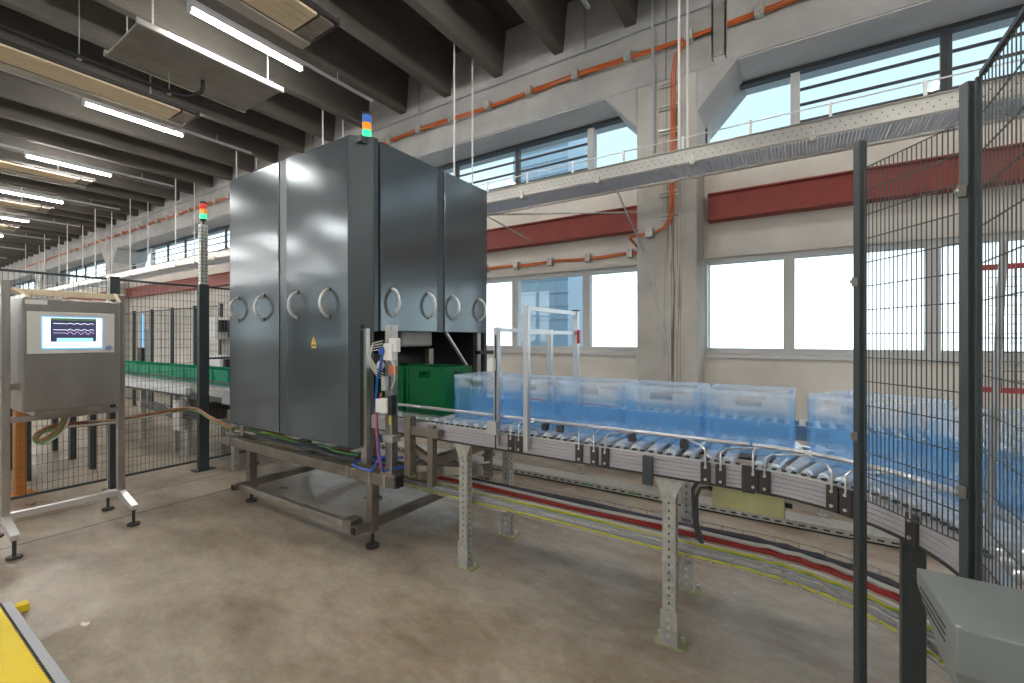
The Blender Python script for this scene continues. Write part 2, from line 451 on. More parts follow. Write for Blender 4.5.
ZL0, ZL1, ZU0 = 1.395, 2.675, 4.10       # lower window, upper window sill
nwin = 0
def window(x0, x1, z0, z1, mulls, panes_w, kind, label):
    global nwin
    nwin += 1
    w = struct_root('window_%d' % nwin, label, 'window', ((x0 + x1) / 2, YO, z0))
    fr = MB(); t = 0.07 if kind == 'low' else 0.05
    fr.box(x0, x1, YO - 0.05, YO + 0.07, z0, z0 + t); fr.box(x0, x1, YO - 0.05, YO + 0.07, z1 - t, z1)
    fr.box(x0, x0 + 0.02, YO - 0.05, YO + 0.07, z0 + t, z1 - t); fr.box(x1 - 0.02, x1, YO - 0.05, YO + 0.07, z0 + t, z1 - t)
    part('window_frame', fr, 'winframe' if kind == 'low' else 'windark', w)
    return w
nb = 0
for i in range(0, 6):
    ox0, ox1 = cols[i + 1] + 0.385, cols[i] - 0.385      # clear opening
    oc1 = min(ox1, XR)
    where = ['to the right of the orange cabled pillar', 'behind the grey machine and the white rods', 'beyond the grey machine, first bay from it',
             'beyond the grey machine, second bay from it', 'in the far end of the hall', 'in the last bay of the hall'][i]
    # parapet, band between the windows
    part('parapet', MB().box(ox0, ox1, 6.5, 7.0, 0, ZL0), 'wallp', wall)
    part('spandrel', MB().box(ox0, ox1, 6.5, 7.0, ZL1, ZU0), 'wallp', wall)
    part('window_sill', MB().box(ox0, ox1, 6.47, 6.56, ZL0 - 0.055, ZL0), 'winframe', wall)
    part('soffit', MB().box(ox0, ox1, 6.02, 6.98, z_open - 0.012, z_open), 'soffit', wall)
    # lower window: light mullions every 1.35 m
    if i >= 2:
        part('wall_panel', MB().box(ox0, ox1, 6.5, 7.0, ZL0, ZL1), 'wallp', wall)
    w = None if i >= 2 else window(ox0, ox1, ZL0, ZL1, None, None, 'low', 'bright lower window row with light frames ' + where)
    ms = []
    q = ox1 - 0.99 if i > 0 else -0.115
    step = 1.34
    if i == 0:
        ms = [-0.115 + step * j for j in range(7)]
    else:
        ms = [ox1 - 0.99 - step * j for j in range(8)]
    if w is None: ms = []
    ms = sorted(v for v in ms if ox0 + 0.2 < v < ox1 - 0.2)
    edges = [ox0 + 0.02] + ms + [ox1 - 0.02] if w else []
    src = None
    for v in ms:
        if src is None:
            src = part('mullion', MB().box(v - 0.06, v + 0.06, YO - 0.05, YO + 0.07, ZL0 + 0.07, ZL1 - 0.07), 'winframe', w, at=(v, YO, ZL0))
        else: share(src, 'mullion', w, (v, YO, ZL0))
    for a, b in zip(edges, edges[1:]):
        part('pane', MB().box(a, b, YO + 0.005, YO + 0.015, ZL0 + 0.07, ZL1 - 0.07), 'glass', w)
    # upper window: plain panes beside the pillars, barred sections between
    w = window(ox0, ox1, ZU0, z_open - 0.012, None, None, 'up', 'barred upper window row under the concrete lintel ' + where)
    zt = z_open - 0.012
    nsec = 5
    if i == 0: e0 = ox0 + 1.04; e1 = e0 + nsec * 1.38
    else: e1 = ox1 - 0.91; e0 = e1 - nsec * 1.38
    secs = [e0 + (e1 - e0) * j / nsec for j in range(nsec + 1)]
    for v in (e0, e1):
        part('pane_frame', MB().box(v - 0.05, v + 0.05, YO - 0.06, YO + 0.08, ZU0 + 0.07, zt - 0.07), 'winframe', w)
    for a, b in ((ox0 + 0.07, e0 - 0.05), (e1 + 0.05, ox1 - 0.07)):
        part('pane', MB().box(a, b, YO + 0.005, YO + 0.015, ZU0 + 0.07, zt - 0.07), 'glass', w)
    for j, v in enumerate(secs[1:-1]):
        part('mullion', MB().box(v - 0.045, v - 0.002, YO - 0.025, YO + 0.025, ZU0 + 0.07, zt - 0.07).box(v - 0.002, v + 0.045, YO - 0.04, YO + 0.02, ZU0 + 0.07, zt - 0.07), 'windark', w)
    for a, b in zip(secs, secs[1:]):
        for zb in (4.29, 4.50, 4.69):
            part('bar', MB().box(a + 0.05, b - 0.05, YO - 0.03, YO + 0.0, zb - 0.014, zb + 0.014), 'windark', w)
        part('pane', MB().box(a + 0.05, b - 0.05, YO + 0.005, YO + 0.015, ZU0 + 0.07, zt - 0.07), 'glass', w)

# the other walls of the hall
wl = struct_root('wall_left', 'plain concrete wall on the far side of the hall', 'wall', (-20, YB, 0))
part('wall_base', MB().box(XL, XR, YB - 0.3, YB, 0, 1.4), 'wallp', wl)
part('wall_band', MB().box(XL, XR, YB - 0.3, YB, 5.0, ZS), 'wallc', wl)
for i in range(0, 8):
    xx = XR - i * 10.0
    part('wall_pier', MB().box(max(XL, xx - 4.5), xx, YB - 0.3, YB, 1.4, 5.0), 'wallp', wl)
    x2, x3 = max(XL, xx - 10.0), max(XL, xx - 4.5)
    if x3 - x2 < 0.5: continue
    nwin += 1
    w = struct_root('window_%d' % nwin, 'tall window in the wall opposite, bay %s from the near end' % ORD[i], 'window', ((x2 + x3) / 2, YB, 1.4))
    if x3 - x2 > 0.5:
        part('pane', MB().box(x2, x3, YB - 0.16, YB - 0.14, 1.4, 5.0), 'glass', w)
        part('mullion', MB().box((x2 + x3) / 2 - 0.05, (x2 + x3) / 2 + 0.05, YB - 0.2, YB - 0.1, 1.4, 5.0), 'winframe', w)
        part('transom', MB().box(x2, x3, YB - 0.2, YB - 0.1, 3.1, 3.2), 'winframe', w)
struct('wall_back', MB().box(XL - 0.3, XL, YB, 7.0, 0, ZS), 'wallc', 'distant end wall of the hall', 'wall')
struct('wall_front', MB().box(XR, XR + 0.3, YB, 7.0, 0, ZS), 'wallc', 'near end wall of the hall', 'wall')

# outside
og = struct('ground_outside', MB().box(-90, 60, 7.0, 80, -0.25, -0.05), 'asphalt', 'pale paved yard outside the windows', 'ground')
BX0, BX1, BY1 = -9.6, -7.2, 16.8
bo = thing('neighbour_building', 'blue grey corrugated building seen through the left windows', 'building', (-8.5, 15, -0.05))
m = MB()
m.box(BX0, BX1, 15.0, BY1, -0.05, 10.0)
part('wall', m, 'facade', bo)
zz = 0.3
while zz < 9.8:
    part('cladding_board', MB().box(BX0, BX1, 14.95, 15.0, zz, zz + 0.42), 'facade', bo); zz += 0.5

# red steel beams in the recess, one per bay
for i in range(0, 5):
    a, b = cols[i + 1] + 0.45, min(cols[i] - 0.39, XR - 0.05)
    lab = ['oxide red steel beam on the wall right of the stained pillar', 'oxide red steel beam on the wall left of the stained pillar',
           'oxide red steel beam seen behind the left fence', 'oxide red steel beam further along the left wall', 'oxide red steel beam in the farthest bay'][i]
    m = MB().prism([(6.20, 3.16), (6.50, 3.16), (6.50, 3.18), (6.36, 3.185), (6.36, 3.47), (6.50, 3.475), (6.50, 3.495), (6.20, 3.495), (6.20, 3.475), (6.34, 3.47), (6.34, 3.185), (6.20, 3.18)], a, b, 'X')
    m = MB().box(a, b, 6.38, 6.5, 3.16, 3.49).box(a, b, 6.30, 6.5, 3.14, 3.165).box(a, b, 6.34, 6.5, 3.485, 3.505)
    tag(part('steel_beam', m, 'redbeam'), lab, 'beam', 'red wall beams')

# ================================================================== wall services
oc = thing('orange_cable_run', 'orange power cables clipped along the upper concrete lintel', 'cable', (-10, YW, 5.4))
for kx, (dz, r) in enumerate(((0, 0.015), (0.024, 0.012), (-0.022, 0.012))):
    pts = []
    n = 60
    for j in range(n + 1):
        xx = 4.0 - j * 40.0 / n
        pts.append((xx, YW - 0.05 - 0.012 * kx, 5.40 + dz + 0.02 * math.sin(xx * 2.1 + kx)))
    part('cable', MB().tube(pts, r, 6), 'orange', oc, smooth=True)
src = None
for j in range(40):
    xx = 3.5 - 0.78 * j
    if src is None:
        src = part('clip', MB().box(xx - 0.05, xx + 0.05, YW - 0.11, YW, 5.35, 5.48).box(xx - 0.07, xx + 0.07, YW - 0.012, YW, 5.33, 5.52), 'galv', oc, at=(xx, YW, 5.4), bevel=0.006)
    else: share(src, 'clip', oc, (xx, YW, 5.4))
od = thing('orange_drop_cable', 'orange cable bundle dropping down the stained pillar on ladder rungs', 'cable', (-1.35, YW, 2.9))
for kx, dx in enumerate((-0.10, -0.077, -0.052)):
    pts = [(-1.02 + dx * .5, YW - 0.06, 5.41), (-1.12 + dx, YW - 0.06, 5.38), (-1.25 + dx, YW - 0.06, 5.22), (-1.29 + dx, YW - 0.06, 5.0), (-1.30 + dx, YW - 0.06, 4.2), (-1.31 + dx, YW - 0.06, 3.3),
           (-1.33 + dx, YW - 0.06, 3.14), (-1.40 + dx, YW - 0.06, 3.04), (-1.52 + dx, YW - 0.06, 2.99), (-1.78, YW - 0.06, 2.965 + kx * 0.012), (-1.95, YW - 0.04, 2.955 + kx * 0.012), (-1.96, 6.42, 2.88 + kx * .01)]
    part('cable', MB().tube(pts, 0.0085, 6), 'orange', od, smooth=True)
for zz in (4.92, 4.62, 4.31, 3.78, 3.50, 3.2):
    part('rung', MB().beam((-1.56, YW - 0.03, zz), (-1.32, YW - 0.03, zz), 0.02, 0.02).beam((-1.56, YW - 0.03, zz - 0.045), (-1.32, YW - 0.03, zz - 0.045), 0.02, 0.012), 'galv', od)
part('clip', MB().box(-1.72, -1.62, YW - 0.1, YW, 2.93, 3.05), 'galv', od, bevel=0.006)
ol = thing('lower_orange_cable', 'thin orange cable clipped above the lower windows left of the pillar', 'cable', (-6, 6.5, 2.83))
for kx in range(2):
    pts = [(-1.87 - j * 0.35, 6.46, 2.83 + 0.018 * kx + 0.012 * math.sin(j * 1.9)) for j in range(27)]
    part('cable', MB().tube(pts, 0.014, 6), 'orange', ol, smooth=True)
src = None
for j in range(14):
    xx = -2.1 - 0.66 * j
    if src is None: src = part('clip', MB().box(xx - 0.04, xx + 0.04, 6.41, 6.5, 2.78, 2.90).box(xx - 0.055, xx + 0.055, 6.49, 6.5, 2.77, 2.92), 'galv', ol, at=(xx, 6.5, 2.8))
    else: share(src, 'clip', ol, (xx, 6.5, 2.8))
cd = thing('grey_conduit', 'thin grey conduit running under the ceiling ribs along the wall', 'conduit', (-10, YW, 5.72))
part('pipe', MB().tube([(1.5, YW - 0.02, 5.74), (-30, YW - 0.02, 5.74)], 0.018, 6), 'cable_grey', cd, smooth=True)
for xx in (-2.62, -5.9, -9.2, -12.5, -15.8):
    part('riser', MB().tube([(xx, YW - 0.02, 5.74), (xx, YW - 0.02, 6.5)], 0.016, 6), 'cable_grey', cd, smooth=True)
tag(part('vertical_conduit', MB().tube([(-1.62, YW - 0.10, 6.4), (-1.62, YW - 0.10, 5.2), (-1.62, YW - 0.03, 5.1), (-1.62, YW - 0.03, 4.05)], 0.02, 8), 'cable_grey', smooth=True), 'dark vertical conduit beside the ladder rungs on the pillar', 'conduit')
m = MB().box(-0.80, -0.66, 5.20, 5.215, 4.62, ZS).box(-0.80, -0.785, 5.20, 5.30, 4.62, ZS).box(-0.675, -0.66, 5.20, 5.30, 4.62, ZS)
tag(part('ceiling_strut', m, 'galv_tray'), 'short galvanised channel strut hanging from the ceiling at the top edge', 'strut')

# overhead cable tray hung on rods
ty0, ty1, tz = 5.10, 5.60, 3.50
TXL, TXR = -40.0, 5.0
ot = thing('overhead_cable_tray', 'long galvanised overhead cable tray hung on white rods along the wall', 'cable tray', ((TXL + TXR) / 2, (ty0 + ty1) / 2, tz))
part('side_plate', MB().box(TXL, TXR, ty0, ty0 + 0.006, tz, tz + 0.155).box(TXL, TXR, ty0 - 0.018, ty0 + 0.006, tz + 0.150, tz + 0.158).box(TXL, TXR, ty0 - 0.018, ty0, tz, tz + 0.008), 'galv_tray', ot)
part('side_plate', MB().box(TXL, TXR, ty1, ty1 + 0.006, tz, tz + 0.155).box(TXL, TXR, ty1, ty1 + 0.03, tz - 0.004, tz + 0.004), 'galv_tray', ot)
m = MB()
xx = TXR
while xx > -14:
    m.box(xx - 0.022, xx, ty0 + 0.05, ty1 - 0.05, tz + 0.005, tz + 0.014); xx -= 0.03
m.box(TXL, -14, ty0 + 0.05, ty1 - 0.05, tz + 0.005, tz + 0.02)
part('corrugated_bottom', m, 'tray_bottom', ot, kind='stuff')
src = None
xx = TXR - 0.3
holes = MB()
while xx > -12:
    xx -= 0.075
    for hz in (0.055, 0.10): holes.cyl((xx + (0.037 if hz > .08 else 0), ty0 - 0.002, tz + hz), (xx + (0.037 if hz > .08 else 0), ty0 + 0.001, tz + hz), 0.0065, 6)
part('perforations', holes, 'dark_plate', ot, kind='stuff')
for j in range(22):
    xx = 4.4 - 1.075 * j
    m = MB().box(xx - 0.03, xx + 0.03, ty0 - 0.03, ty0 + 0.09, tz - 0.025, tz - 0.005).box(xx - 0.02, xx + 0.02, ty0 - 0.03, ty0 - 0.015, tz - 0.035, tz + 0.06)
    if src is None: src = part('cross_bracket', m, 'galv', ot, at=(xx, 5.3, tz))
    else: share(src, 'cross_bracket', ot, (xx, 5.3, tz))
part('guard_wire', MB().tube([(TXR, ty0 + .02, tz + 0.29), (TXL, ty0 + .02, tz + 0.29)], 0.007, 5), 'white', ot)
src = None
for j in range(30):
    xx = 4.2 - 0.66 * j
    if src is None: src = part('standoff', MB().box(xx - 0.012, xx + 0.012, ty0 + .01, ty0 + 0.03, tz + 0.15, tz + 0.31), 'white', ot, at=(xx, ty0, tz))
    else: share(src, 'standoff', ot, (xx, ty0, tz))
for j in range(10):
    xx = -1.12 - 3.22 * j
    for yy in (ty0 + 0.03, ty1 - 0.03):
        part('hanger_rod', MB().tube([(xx, yy, tz + 0.0), (xx, yy, ZS)], 0.014, 6), 'white', ot, smooth=True)
for (p, q) in (((617, 190), (640, 262)),):
    part('brace_rod', MB().tube([(-2.0, ty1, tz + .02), (-1.75, 5.98, 2.75)], 0.012, 6), 'galv', ot, smooth=True)
    part('brace_rod', MB().tube([(-4.1, ty1, tz), (-3.72, 6.36, 3.2)], 0.012, 6), 'galv', ot, smooth=True)
    part('brace_rod', MB().tube([(-4.0, ty1, tz), (-1.9, 6.36, 3.4)], 0.012, 6), 'galv', ot, smooth=True)
    part('brace_rod', MB().tube([(-1.72, 5.98, 2.75), (-1.42, 5.98, 1.3)], 0.010, 6), 'galv', ot, smooth=True)

# ================================================================== ceiling fittings
def lamp(x, y0, label):
    l = thing('tube_lamp', label, 'lamp', (x, y0 + 0.75, 5.58), 'ceiling tube lamps')
    part('housing', MB().box(x - 0.045, x + 0.045, y0 - 0.03, y0 + 1.45, 5.63, 5.70), 'lamp_body', l)
    part('tube', MB().box(x - 0.032, x + 0.032, y0, y0 + 1.42, 5.585, 5.63), 'tube', l, bevel=0.015)
    part('end_cap', MB().box(x - 0.04, x + 0.04, y0 - 0.03, y0 - 0.001, 5.58, 5.63), 'lamp_body', l)
    part('end_cap', MB().box(x - 0.04, x + 0.04, y0 + 1.421, y0 + 1.45, 5.58, 5.63), 'lamp_body', l)
    return l
lamp_x = [-6.25 - 4.03 * i for i in range(-3, 14)]
names_row = {2.45: 'in the row nearest the window wall', -2.0: 'in the middle row of the hall', -6.6: 'in the third row of the hall', -11.2: 'in the row by the opposite wall'}
proto = None
for xi, lx in enumerate(lamp_x):
    tag(part('lamp_rail', MB().box(lx - 0.02, lx + 0.02, YB + 0.5, 5.2, 5.705, 5.745).box(lx - 0.006, lx + 0.006, 4.5, 4.512, 5.745, 5.87).box(lx - 0.006, lx + 0.006, 0.5, 0.512, 5.745, 5.87), 'light_grey'),
        'thin ceiling lamp rail, %s from the near end of the hall' % (ORD[xi] if xi < 12 else str(xi + 1) + 'th'), 'rail', 'ceiling lamp rails')
    for y0 in (2.45, -2.0, -6.6, -11.2):
        lab = 'lit ceiling tube lamp, %s from the near end, %s' % (ORD[xi] if xi < 12 else str(xi + 1) + 'th', names_row[y0])
        if proto is None: proto = lamp(lx, y0, lab)
        else: copy_thing(proto, (lx, y0 + 0.75, 5.58), 0, lab)

def heater(x, yend, z, label):
    h = thing('radiant_heater', label, 'heater', (x, yend, z), 'radiant ceiling heaters')
    y0, y1 = yend - 5.0, yend
    part('casing', MB().box(x - 0.30, x + 0.30, y0, y1, z + 0.03, z + 0.09), 'dark_plate', h, bevel=0.01)
    part('edge_strip', MB().box(x - 0.46, x - 0.28, y0, y1, z - 0.03, z - 0.005), 'heater_edge', h)
    for j in range(4):
        xx = x - 0.20 + j * 0.13
        part('radiant_strip', MB().box(xx - 0.06, xx + 0.06, y0 + 0.02, y1 - 0.25, z, z + 0.03), 'cream', h)
    part('end_grille', MB().box(x - 0.25, x + 0.25, y1 - 0.22, y1 - 0.02, z, z + 0.03), 'brown_steel', h)
    part('end_cap', MB().box(x - 0.31, x + 0.31, y1, y1 + 0.02, z, z + 0.10), 'dark_plate', h)
    for yy in (y1 - 0.6, y0 + 0.6):
        part('hanger', MB().box(x - 0.01, x + 0.01, yy, yy + 0.02, z + 0.09, ZR + 0.3), 'galv', h)
for i, (hx, hy, hz) in enumerate(((-5.15, 3.5, 5.5), (-9.2, 3.6, 5.5), (-15.1, 3.7, 5.5), (-19.3, 3.8, 5.5), (-23.5, 3.8, 5.5), (-27.6, 3.8, 5.5), (-1.05, 0.2, 5.5))):
    heater(hx, hy, hz, ['cream radiant ceiling heater above the grey machine', 'long cream radiant heater left of the hanging metal panel', 'radiant ceiling heater beyond the second lit lamp',
                        'radiant ceiling heater beyond the third lit lamp', 'small far radiant heater past the fourth lamp', 'farthest radiant heater under the ribs', 'radiant ceiling heater above the camera side floor'][i])
hp = thing('ceiling_panel', 'flat grey metal panel hanging level below the ribs', 'panel', (-7.08, 2.88, 5.3))
part('sheet', MB().box(-7.62, -6.55, 2.02, 3.75, 5.30, 5.335), 'panel_metal', hp, bevel=0.006)
part('edge_rail', MB().box(-6.55, -6.51, 2.0, 3.77, 5.29, 5.36), 'galv_tray', hp)
part('edge_rail', MB().box(-7.66, -7.62, 2.0, 3.77, 5.29, 5.36), 'galv_tray', hp)
for xx in (-7.5, -6.65):
    for yy in (2.2, 3.6): part('hanger', MB().box(xx - 0.008, xx + 0.008, yy - 0.008, yy + 0.008, 5.335, ZR + 0.5), 'galv', hp)
bp = thing('black_pipe', 'black pipe elbowing up into the hanging metal panel', 'pipe', (-7.6, 1.0, 5.0))
pp = [(-7.20, 2.97, 5.29), (-7.20, 2.97, 5.18), (-7.22, 2.95, 5.12), (-7.31, 2.85, 5.04), (-7.35, 2.76, 5.02), (-7.36, 2.6, 5.02), (-7.36, -6.0, 5.02)]
part('pipe', MB().tube(pp, 0.026, 10), 'black', bp, smooth=True)
for yy in (2.62, 1.7, -0.5):
    part('hanger', MB().tube([(-7.36, yy, 4.985), (-7.36, yy, ZR + 0.6)], 0.006, 5).box(-7.39, -7.33, yy - 0.02, yy + 0.02, 4.98, 4.99), 'galv', bp)

# ================================================================== GREY MACHINE
MX0, MX1, MY0, MY1, MZ0, MZ1 = -4.87, -2.85, 2.25, 3.89, 0.735, 3.2
ZSD = 1.655
gm = thing('inspection_machine', 'tall dark grey enclosed machine with bow handles over the conveyor', 'machine', (-3.86, 3.07, 0))
door_f = [(-4.87, -3.97), (-3.85, -2.99)]
for a, b in door_f:
    d = part('front_door', MB().box(a, b, MY0, MY0 + 0.03, MZ0, MZ1), 'grey_paint', gm, bevel=0.006)
    for hx in ((-4.68, -4.22) if a < -4.5 else (-3.67, -3.23)):
        pts = []
        for j in range(13):
            t = math.radians(-80 + 160 * j / 12)
            pts.append((hx, MY0 - 0.085 * (math.cos(t) - math.cos(math.radians(80))) / (1 - math.cos(math.radians(80))), 1.885 + 0.115 * math.sin(t)))
        part('bow_handle', MB().tube(pts, 0.013, 8), 'white_handle', d, smooth=True)
        for dz in (.113, -.113): part('handle_rose', MB().cyl((hx, MY0, 1.885 + dz), (hx, MY0 - 0.008, 1.885 + dz), 0.018, 10), 'dark_plate', d)
    if a > -4:
        sg = part('warning_sign', MB().prism([(-3.48, 1.54), (-3.40, 1.54), (-3.44, 1.612)], MY0 - 0.002, MY0), 'sign_yellow', d)
        part('warning_mark', MB().prism([(-3.448, 1.562), (-3.434, 1.570), (-3.440, 1.574), (-3.432, 1.592), (-3.446, 1.580), (-3.440, 1.577)], MY0 - 0.0035, MY0 - 0.002)
             .prism([(-3.47, 1.545), (-3.41, 1.545), (-3.413, 1.549), (-3.467, 1.549)], MY0 - 0.0035, MY0 - 0.002), 'black', sg)
        part('rating_label', MB().box(-3.47, -3.405, MY0 - 0.002, MY0, 1.515, 1.53), 'sign_yellow', d)
part('door_gap_strip', MB().box(-3.965, -3.855, MY0 + 0.008, MY0 + 0.03, MZ0, MZ1), 'grey_paint_dark', gm)
part('corner_panel', MB().prism([(-2.985, 2.25), (-2.85, 2.385), (-2.875, 2.40), (-3.0, 2.275)], MZ0, MZ1, 'Z'), 'grey_paint_dark', gm)
part('corner_post', MB().box(-2.88, -2.85, 2.39, 2.43, ZSD, MZ1), 'grey_paint_dark', gm)
for a, b in ((2.45, 3.123), (3.225, 3.87)):
    d = part('side_door', MB().box(MX1 - 0.03, MX1 + 0.004, a, b, ZSD, MZ1 - 0.01), 'grey_paint', gm, bevel=0.006)
    for hy in ((2.575, 3.0) if a < 3 else (3.336, 3.77)):
        pts = []
        for j in range(13):
            t = math.radians(-80 + 160 * j / 12)
            pts.append((MX1 + 0.004 + 0.085 * (math.cos(t) - math.cos(math.radians(80))) / (1 - math.cos(math.radians(80))), hy, 1.895 + 0.115 * math.sin(t)))
        part('bow_handle', MB().tube(pts, 0.013, 8), 'white_handle', d, smooth=True)
part('door_gap_strip', MB().box(MX1 - 0.03, MX1 - 0.008, 3.128, 3.220, ZSD, MZ1 - .01), 'grey_paint_dark', gm)
part('roof', MB().box(MX0 + 0.02, MX1 - 0.03, MY0 + 0.035, MY1 - 0.02, MZ1 - 0.06, MZ1 - 0.012), 'grey_paint_dark', gm)
part('back_panel', MB().box(MX0, MX1, MY1 - 0.02, MY1 + 0.02, MZ0, MZ1 - 0.01), 'grey_paint_dark', gm)
part('left_panel', MB().box(MX0, MX0 + 0.03, MY0 + 0.035, MY1 - 0.02, ZSD, MZ1 - 0.01), 'grey_paint', gm)
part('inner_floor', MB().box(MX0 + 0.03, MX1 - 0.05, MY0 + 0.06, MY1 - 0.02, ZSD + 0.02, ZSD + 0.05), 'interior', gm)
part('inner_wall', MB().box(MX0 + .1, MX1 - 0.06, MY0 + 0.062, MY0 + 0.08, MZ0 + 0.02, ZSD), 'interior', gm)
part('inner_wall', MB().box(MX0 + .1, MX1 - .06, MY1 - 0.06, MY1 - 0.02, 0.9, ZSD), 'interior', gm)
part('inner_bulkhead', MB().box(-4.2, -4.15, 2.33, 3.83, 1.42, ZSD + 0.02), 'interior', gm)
part('inner_hood', MB().box(-3.35, -2.93, 2.75, 3.15, 1.52, ZSD + 0.02), 'panel_metal', gm, bevel=0.02)
part('diagonal_strut', MB().beam((-2.9, 3.30, ZSD), (-2.9, 3.62, 1.32), 0.03, 0.02), 'alu', gm)
part('inner_post', MB().box(-2.98, -2.93, 3.10, 3.16, 0.98, 1.5), 'brown_steel', gm)
for yy in (2.36, 3.80):
    for xx in (-4.80, -2.90):
        p = part('frame_post', MB().box(xx - 0.03, xx + 0.03, yy - 0.03, yy + 0.03, 0.60, ZSD + 0.02), 'stainless', gm)
part('black_sensor', MB().box(-2.86, -2.80, 3.72, 4.0, 1.43, 1.465), 'black', gm)
part('red_lamp', MB().cyl((-2.83, 3.95, 1.27), (-2.83, 3.95, 1.38), 0.03, 10), 'red_frame', gm, smooth=True)
# stainless base frame of the machine
bf = thing('machine_base_frame', 'brownish stainless square tube frame with feet under the grey machine', 'frame', (-3.6, 2.7, 0))
part('long_beam', MB().box(-5.0, -2.46, 2.24, 2.32, 0.505, 0.592), 'brown_steel', bf, bevel=0.006)
part('beam_end_cap', MB().box(-2.46, -2.44, 2.245, 2.315, 0.512, 0.588), 'black', bf)
part('long_beam', MB().box(-5.0, -2.46, 3.78, 3.86, 0.505, 0.592), 'brown_steel', bf, bevel=0.006)
for xx in (-4.9, -2.62, -3.7):
    part('cross_beam', MB().box(xx - 0.035, xx + 0.035, 2.32, 3.78, 0.51, 0.588), 'brown_steel', bf)
for xx in (-4.52, -2.75):
    for yy in (2.29, 3.80):
        lg = part('leg', MB().box(xx - 0.035, xx + 0.035, yy - 0.035, yy + 0.035, 0.12, 0.505), 'brown_steel', bf, bevel=0.005)
        part('foot', MB().cyl((xx, yy, 0.025), (xx, yy, 0.13), 0.014, 8).cyl((xx, yy, 0.0), (xx, yy, 0.022), 0.05, 14), 'dark_plate', lg)
        part('clamp', MB().box(xx - 0.05, xx + 0.05, yy - 0.05, yy + 0.05, 0.36, 0.385), 'brown_steel', lg)
    part('lower_cross_tube', MB().box(xx - 0.03, xx + 0.03, 2.12, 3.85, 0.15, 0.21), 'brown_steel', bf, bevel=0.004)
    part('tube_end', MB().box(xx - 0.024, xx + 0.024, 2.112, 2.121, 0.156, 0.204), 'black', bf)
part('lower_long_tube', MB().box(-4.5, -2.86, 2.16, 2.21, 0.155, 0.205), 'stainless', bf, bevel=0.004)
part('clamp_block', MB().box(-2.90, -2.80, 2.13, 2.24, 0.14, 0.235), 'brown_steel', bf, bevel=0.004)
for xx in (-4.86, -2.98, -2.72, -2.56):
    part('beam_strap', MB().box(xx - 0.012, xx + 0.012, 2.235, 2.325, 0.50, 0.597), 'stainless', bf)

def signal_tower(x, y, z, lenses, label, name='signal_tower'):
    s = thing(name, label, 'signal light', (x, y, z))
    part('stem', MB().cyl((x, y, z), (x, y, z + 0.05), 0.014, 10), 'black', s, smooth=True)
    part('base', MB().tube([(x, y, z + 0.04), (x, y, z + 0.055), (x, y, z + 0.065)], [0.02, 0.036, 0.036], 14), 'black', s, smooth=True)
    zz = z + 0.067
    for mname in lenses:
        part('lens', MB().tube([(x, y, zz), (x, y, zz + 0.006), (x, y, zz + 0.055), (x, y, zz + 0.06)], [0.034, 0.036, 0.036, 0.034], 16), mname, s, smooth=True)
        zz += 0.062
    part('cap', MB().tube([(x, y, zz), (x, y, zz + 0.02), (x, y, zz + 0.026)], [0.036, 0.036, 0.028], 16), 'black', s, smooth=True)
signal_tower(-3.0, 2.44, MZ1 - 0.02, ['lens_green', 'lens_orange', 'lens_blue'], 'blue, orange and green signal light on top of the grey machine')

# sensor column with valves and hoses beside the machine
sv = thing('valve_column', 'square steel column with valves, sensor and coloured hoses beside the machine', 'column', (-2.53, 2.28, 0.592))
cx0, cy0 = -2.53, 2.28
part('column', MB().box(cx0 - 0.036, cx0 + 0.036, cy0 - 0.03, cy0 + 0.03, 0.592, 1.70), 'stainless', sv, bevel=0.004)
part('base_plate', MB().box(cx0 - 0.08, cx0 + 0.08, cy0 - 0.04, cy0 + 0.04, 0.592, 0.612), 'brown_steel', sv)
part('valve_body', MB().box(cx0 + 0.0, cx0 + 0.09, cy0 - 0.08, cy0 - 0.03, 1.44, 1.56).box(cx0 + 0.05, cx0 + 0.13, cy0 - 0.07, cy0 - 0.03, 1.50, 1.60), 'white', sv, bevel=0.006)
part('valve_knob', MB().cyl((cx0 - 0.01, cy0 - 0.03, 1.505), (cx0 - 0.01, cy0 - 0.09, 1.505), 0.03, 10), 'blue_hose', sv, smooth=True)
part('gauge', MB().cyl((cx0 - 0.07, cy0 - 0.03, 1.40), (cx0 - 0.07, cy0 - 0.05, 1.40), 0.032, 14), 'white', sv, smooth=True)
part('fitting', MB().box(cx0 + 0.06, cx0 + 0.11, cy0 - 0.08, cy0 - 0.04, 1.34, 1.40), 'orange', sv, bevel=0.005)
part('regulator', MB().cyl((cx0 + 0.0, cy0 - 0.06, 1.22), (cx0, cy0 - 0.06, 1.32), 0.028, 10), 'light_grey', sv, smooth=True)
part('sensor_box', MB().box(cx0 - 0.06, cx0 + 0.06, cy0 - 0.10, cy0 - 0.03, 1.06, 1.16), 'white', sv, bevel=0.008)
part('sensor_eye', MB().box(cx0 + 0.06, cx0 + 0.10, cy0 - 0.09, cy0 - 0.04, 1.05, 1.19), 'black', sv, bevel=0.004)
part('yellow_tag', MB().box(cx0 + 0.01, cx0 + 0.035, cy0 - 0.036, cy0 - 0.03, 0.97, 1.03), 'cable_yellow', sv)
part('clamp', MB().box(cx0 - 0.055, cx0 + 0.055, cy0 - 0.042, cy0 + 0.04, 0.84, 0.89), 'galv', sv)
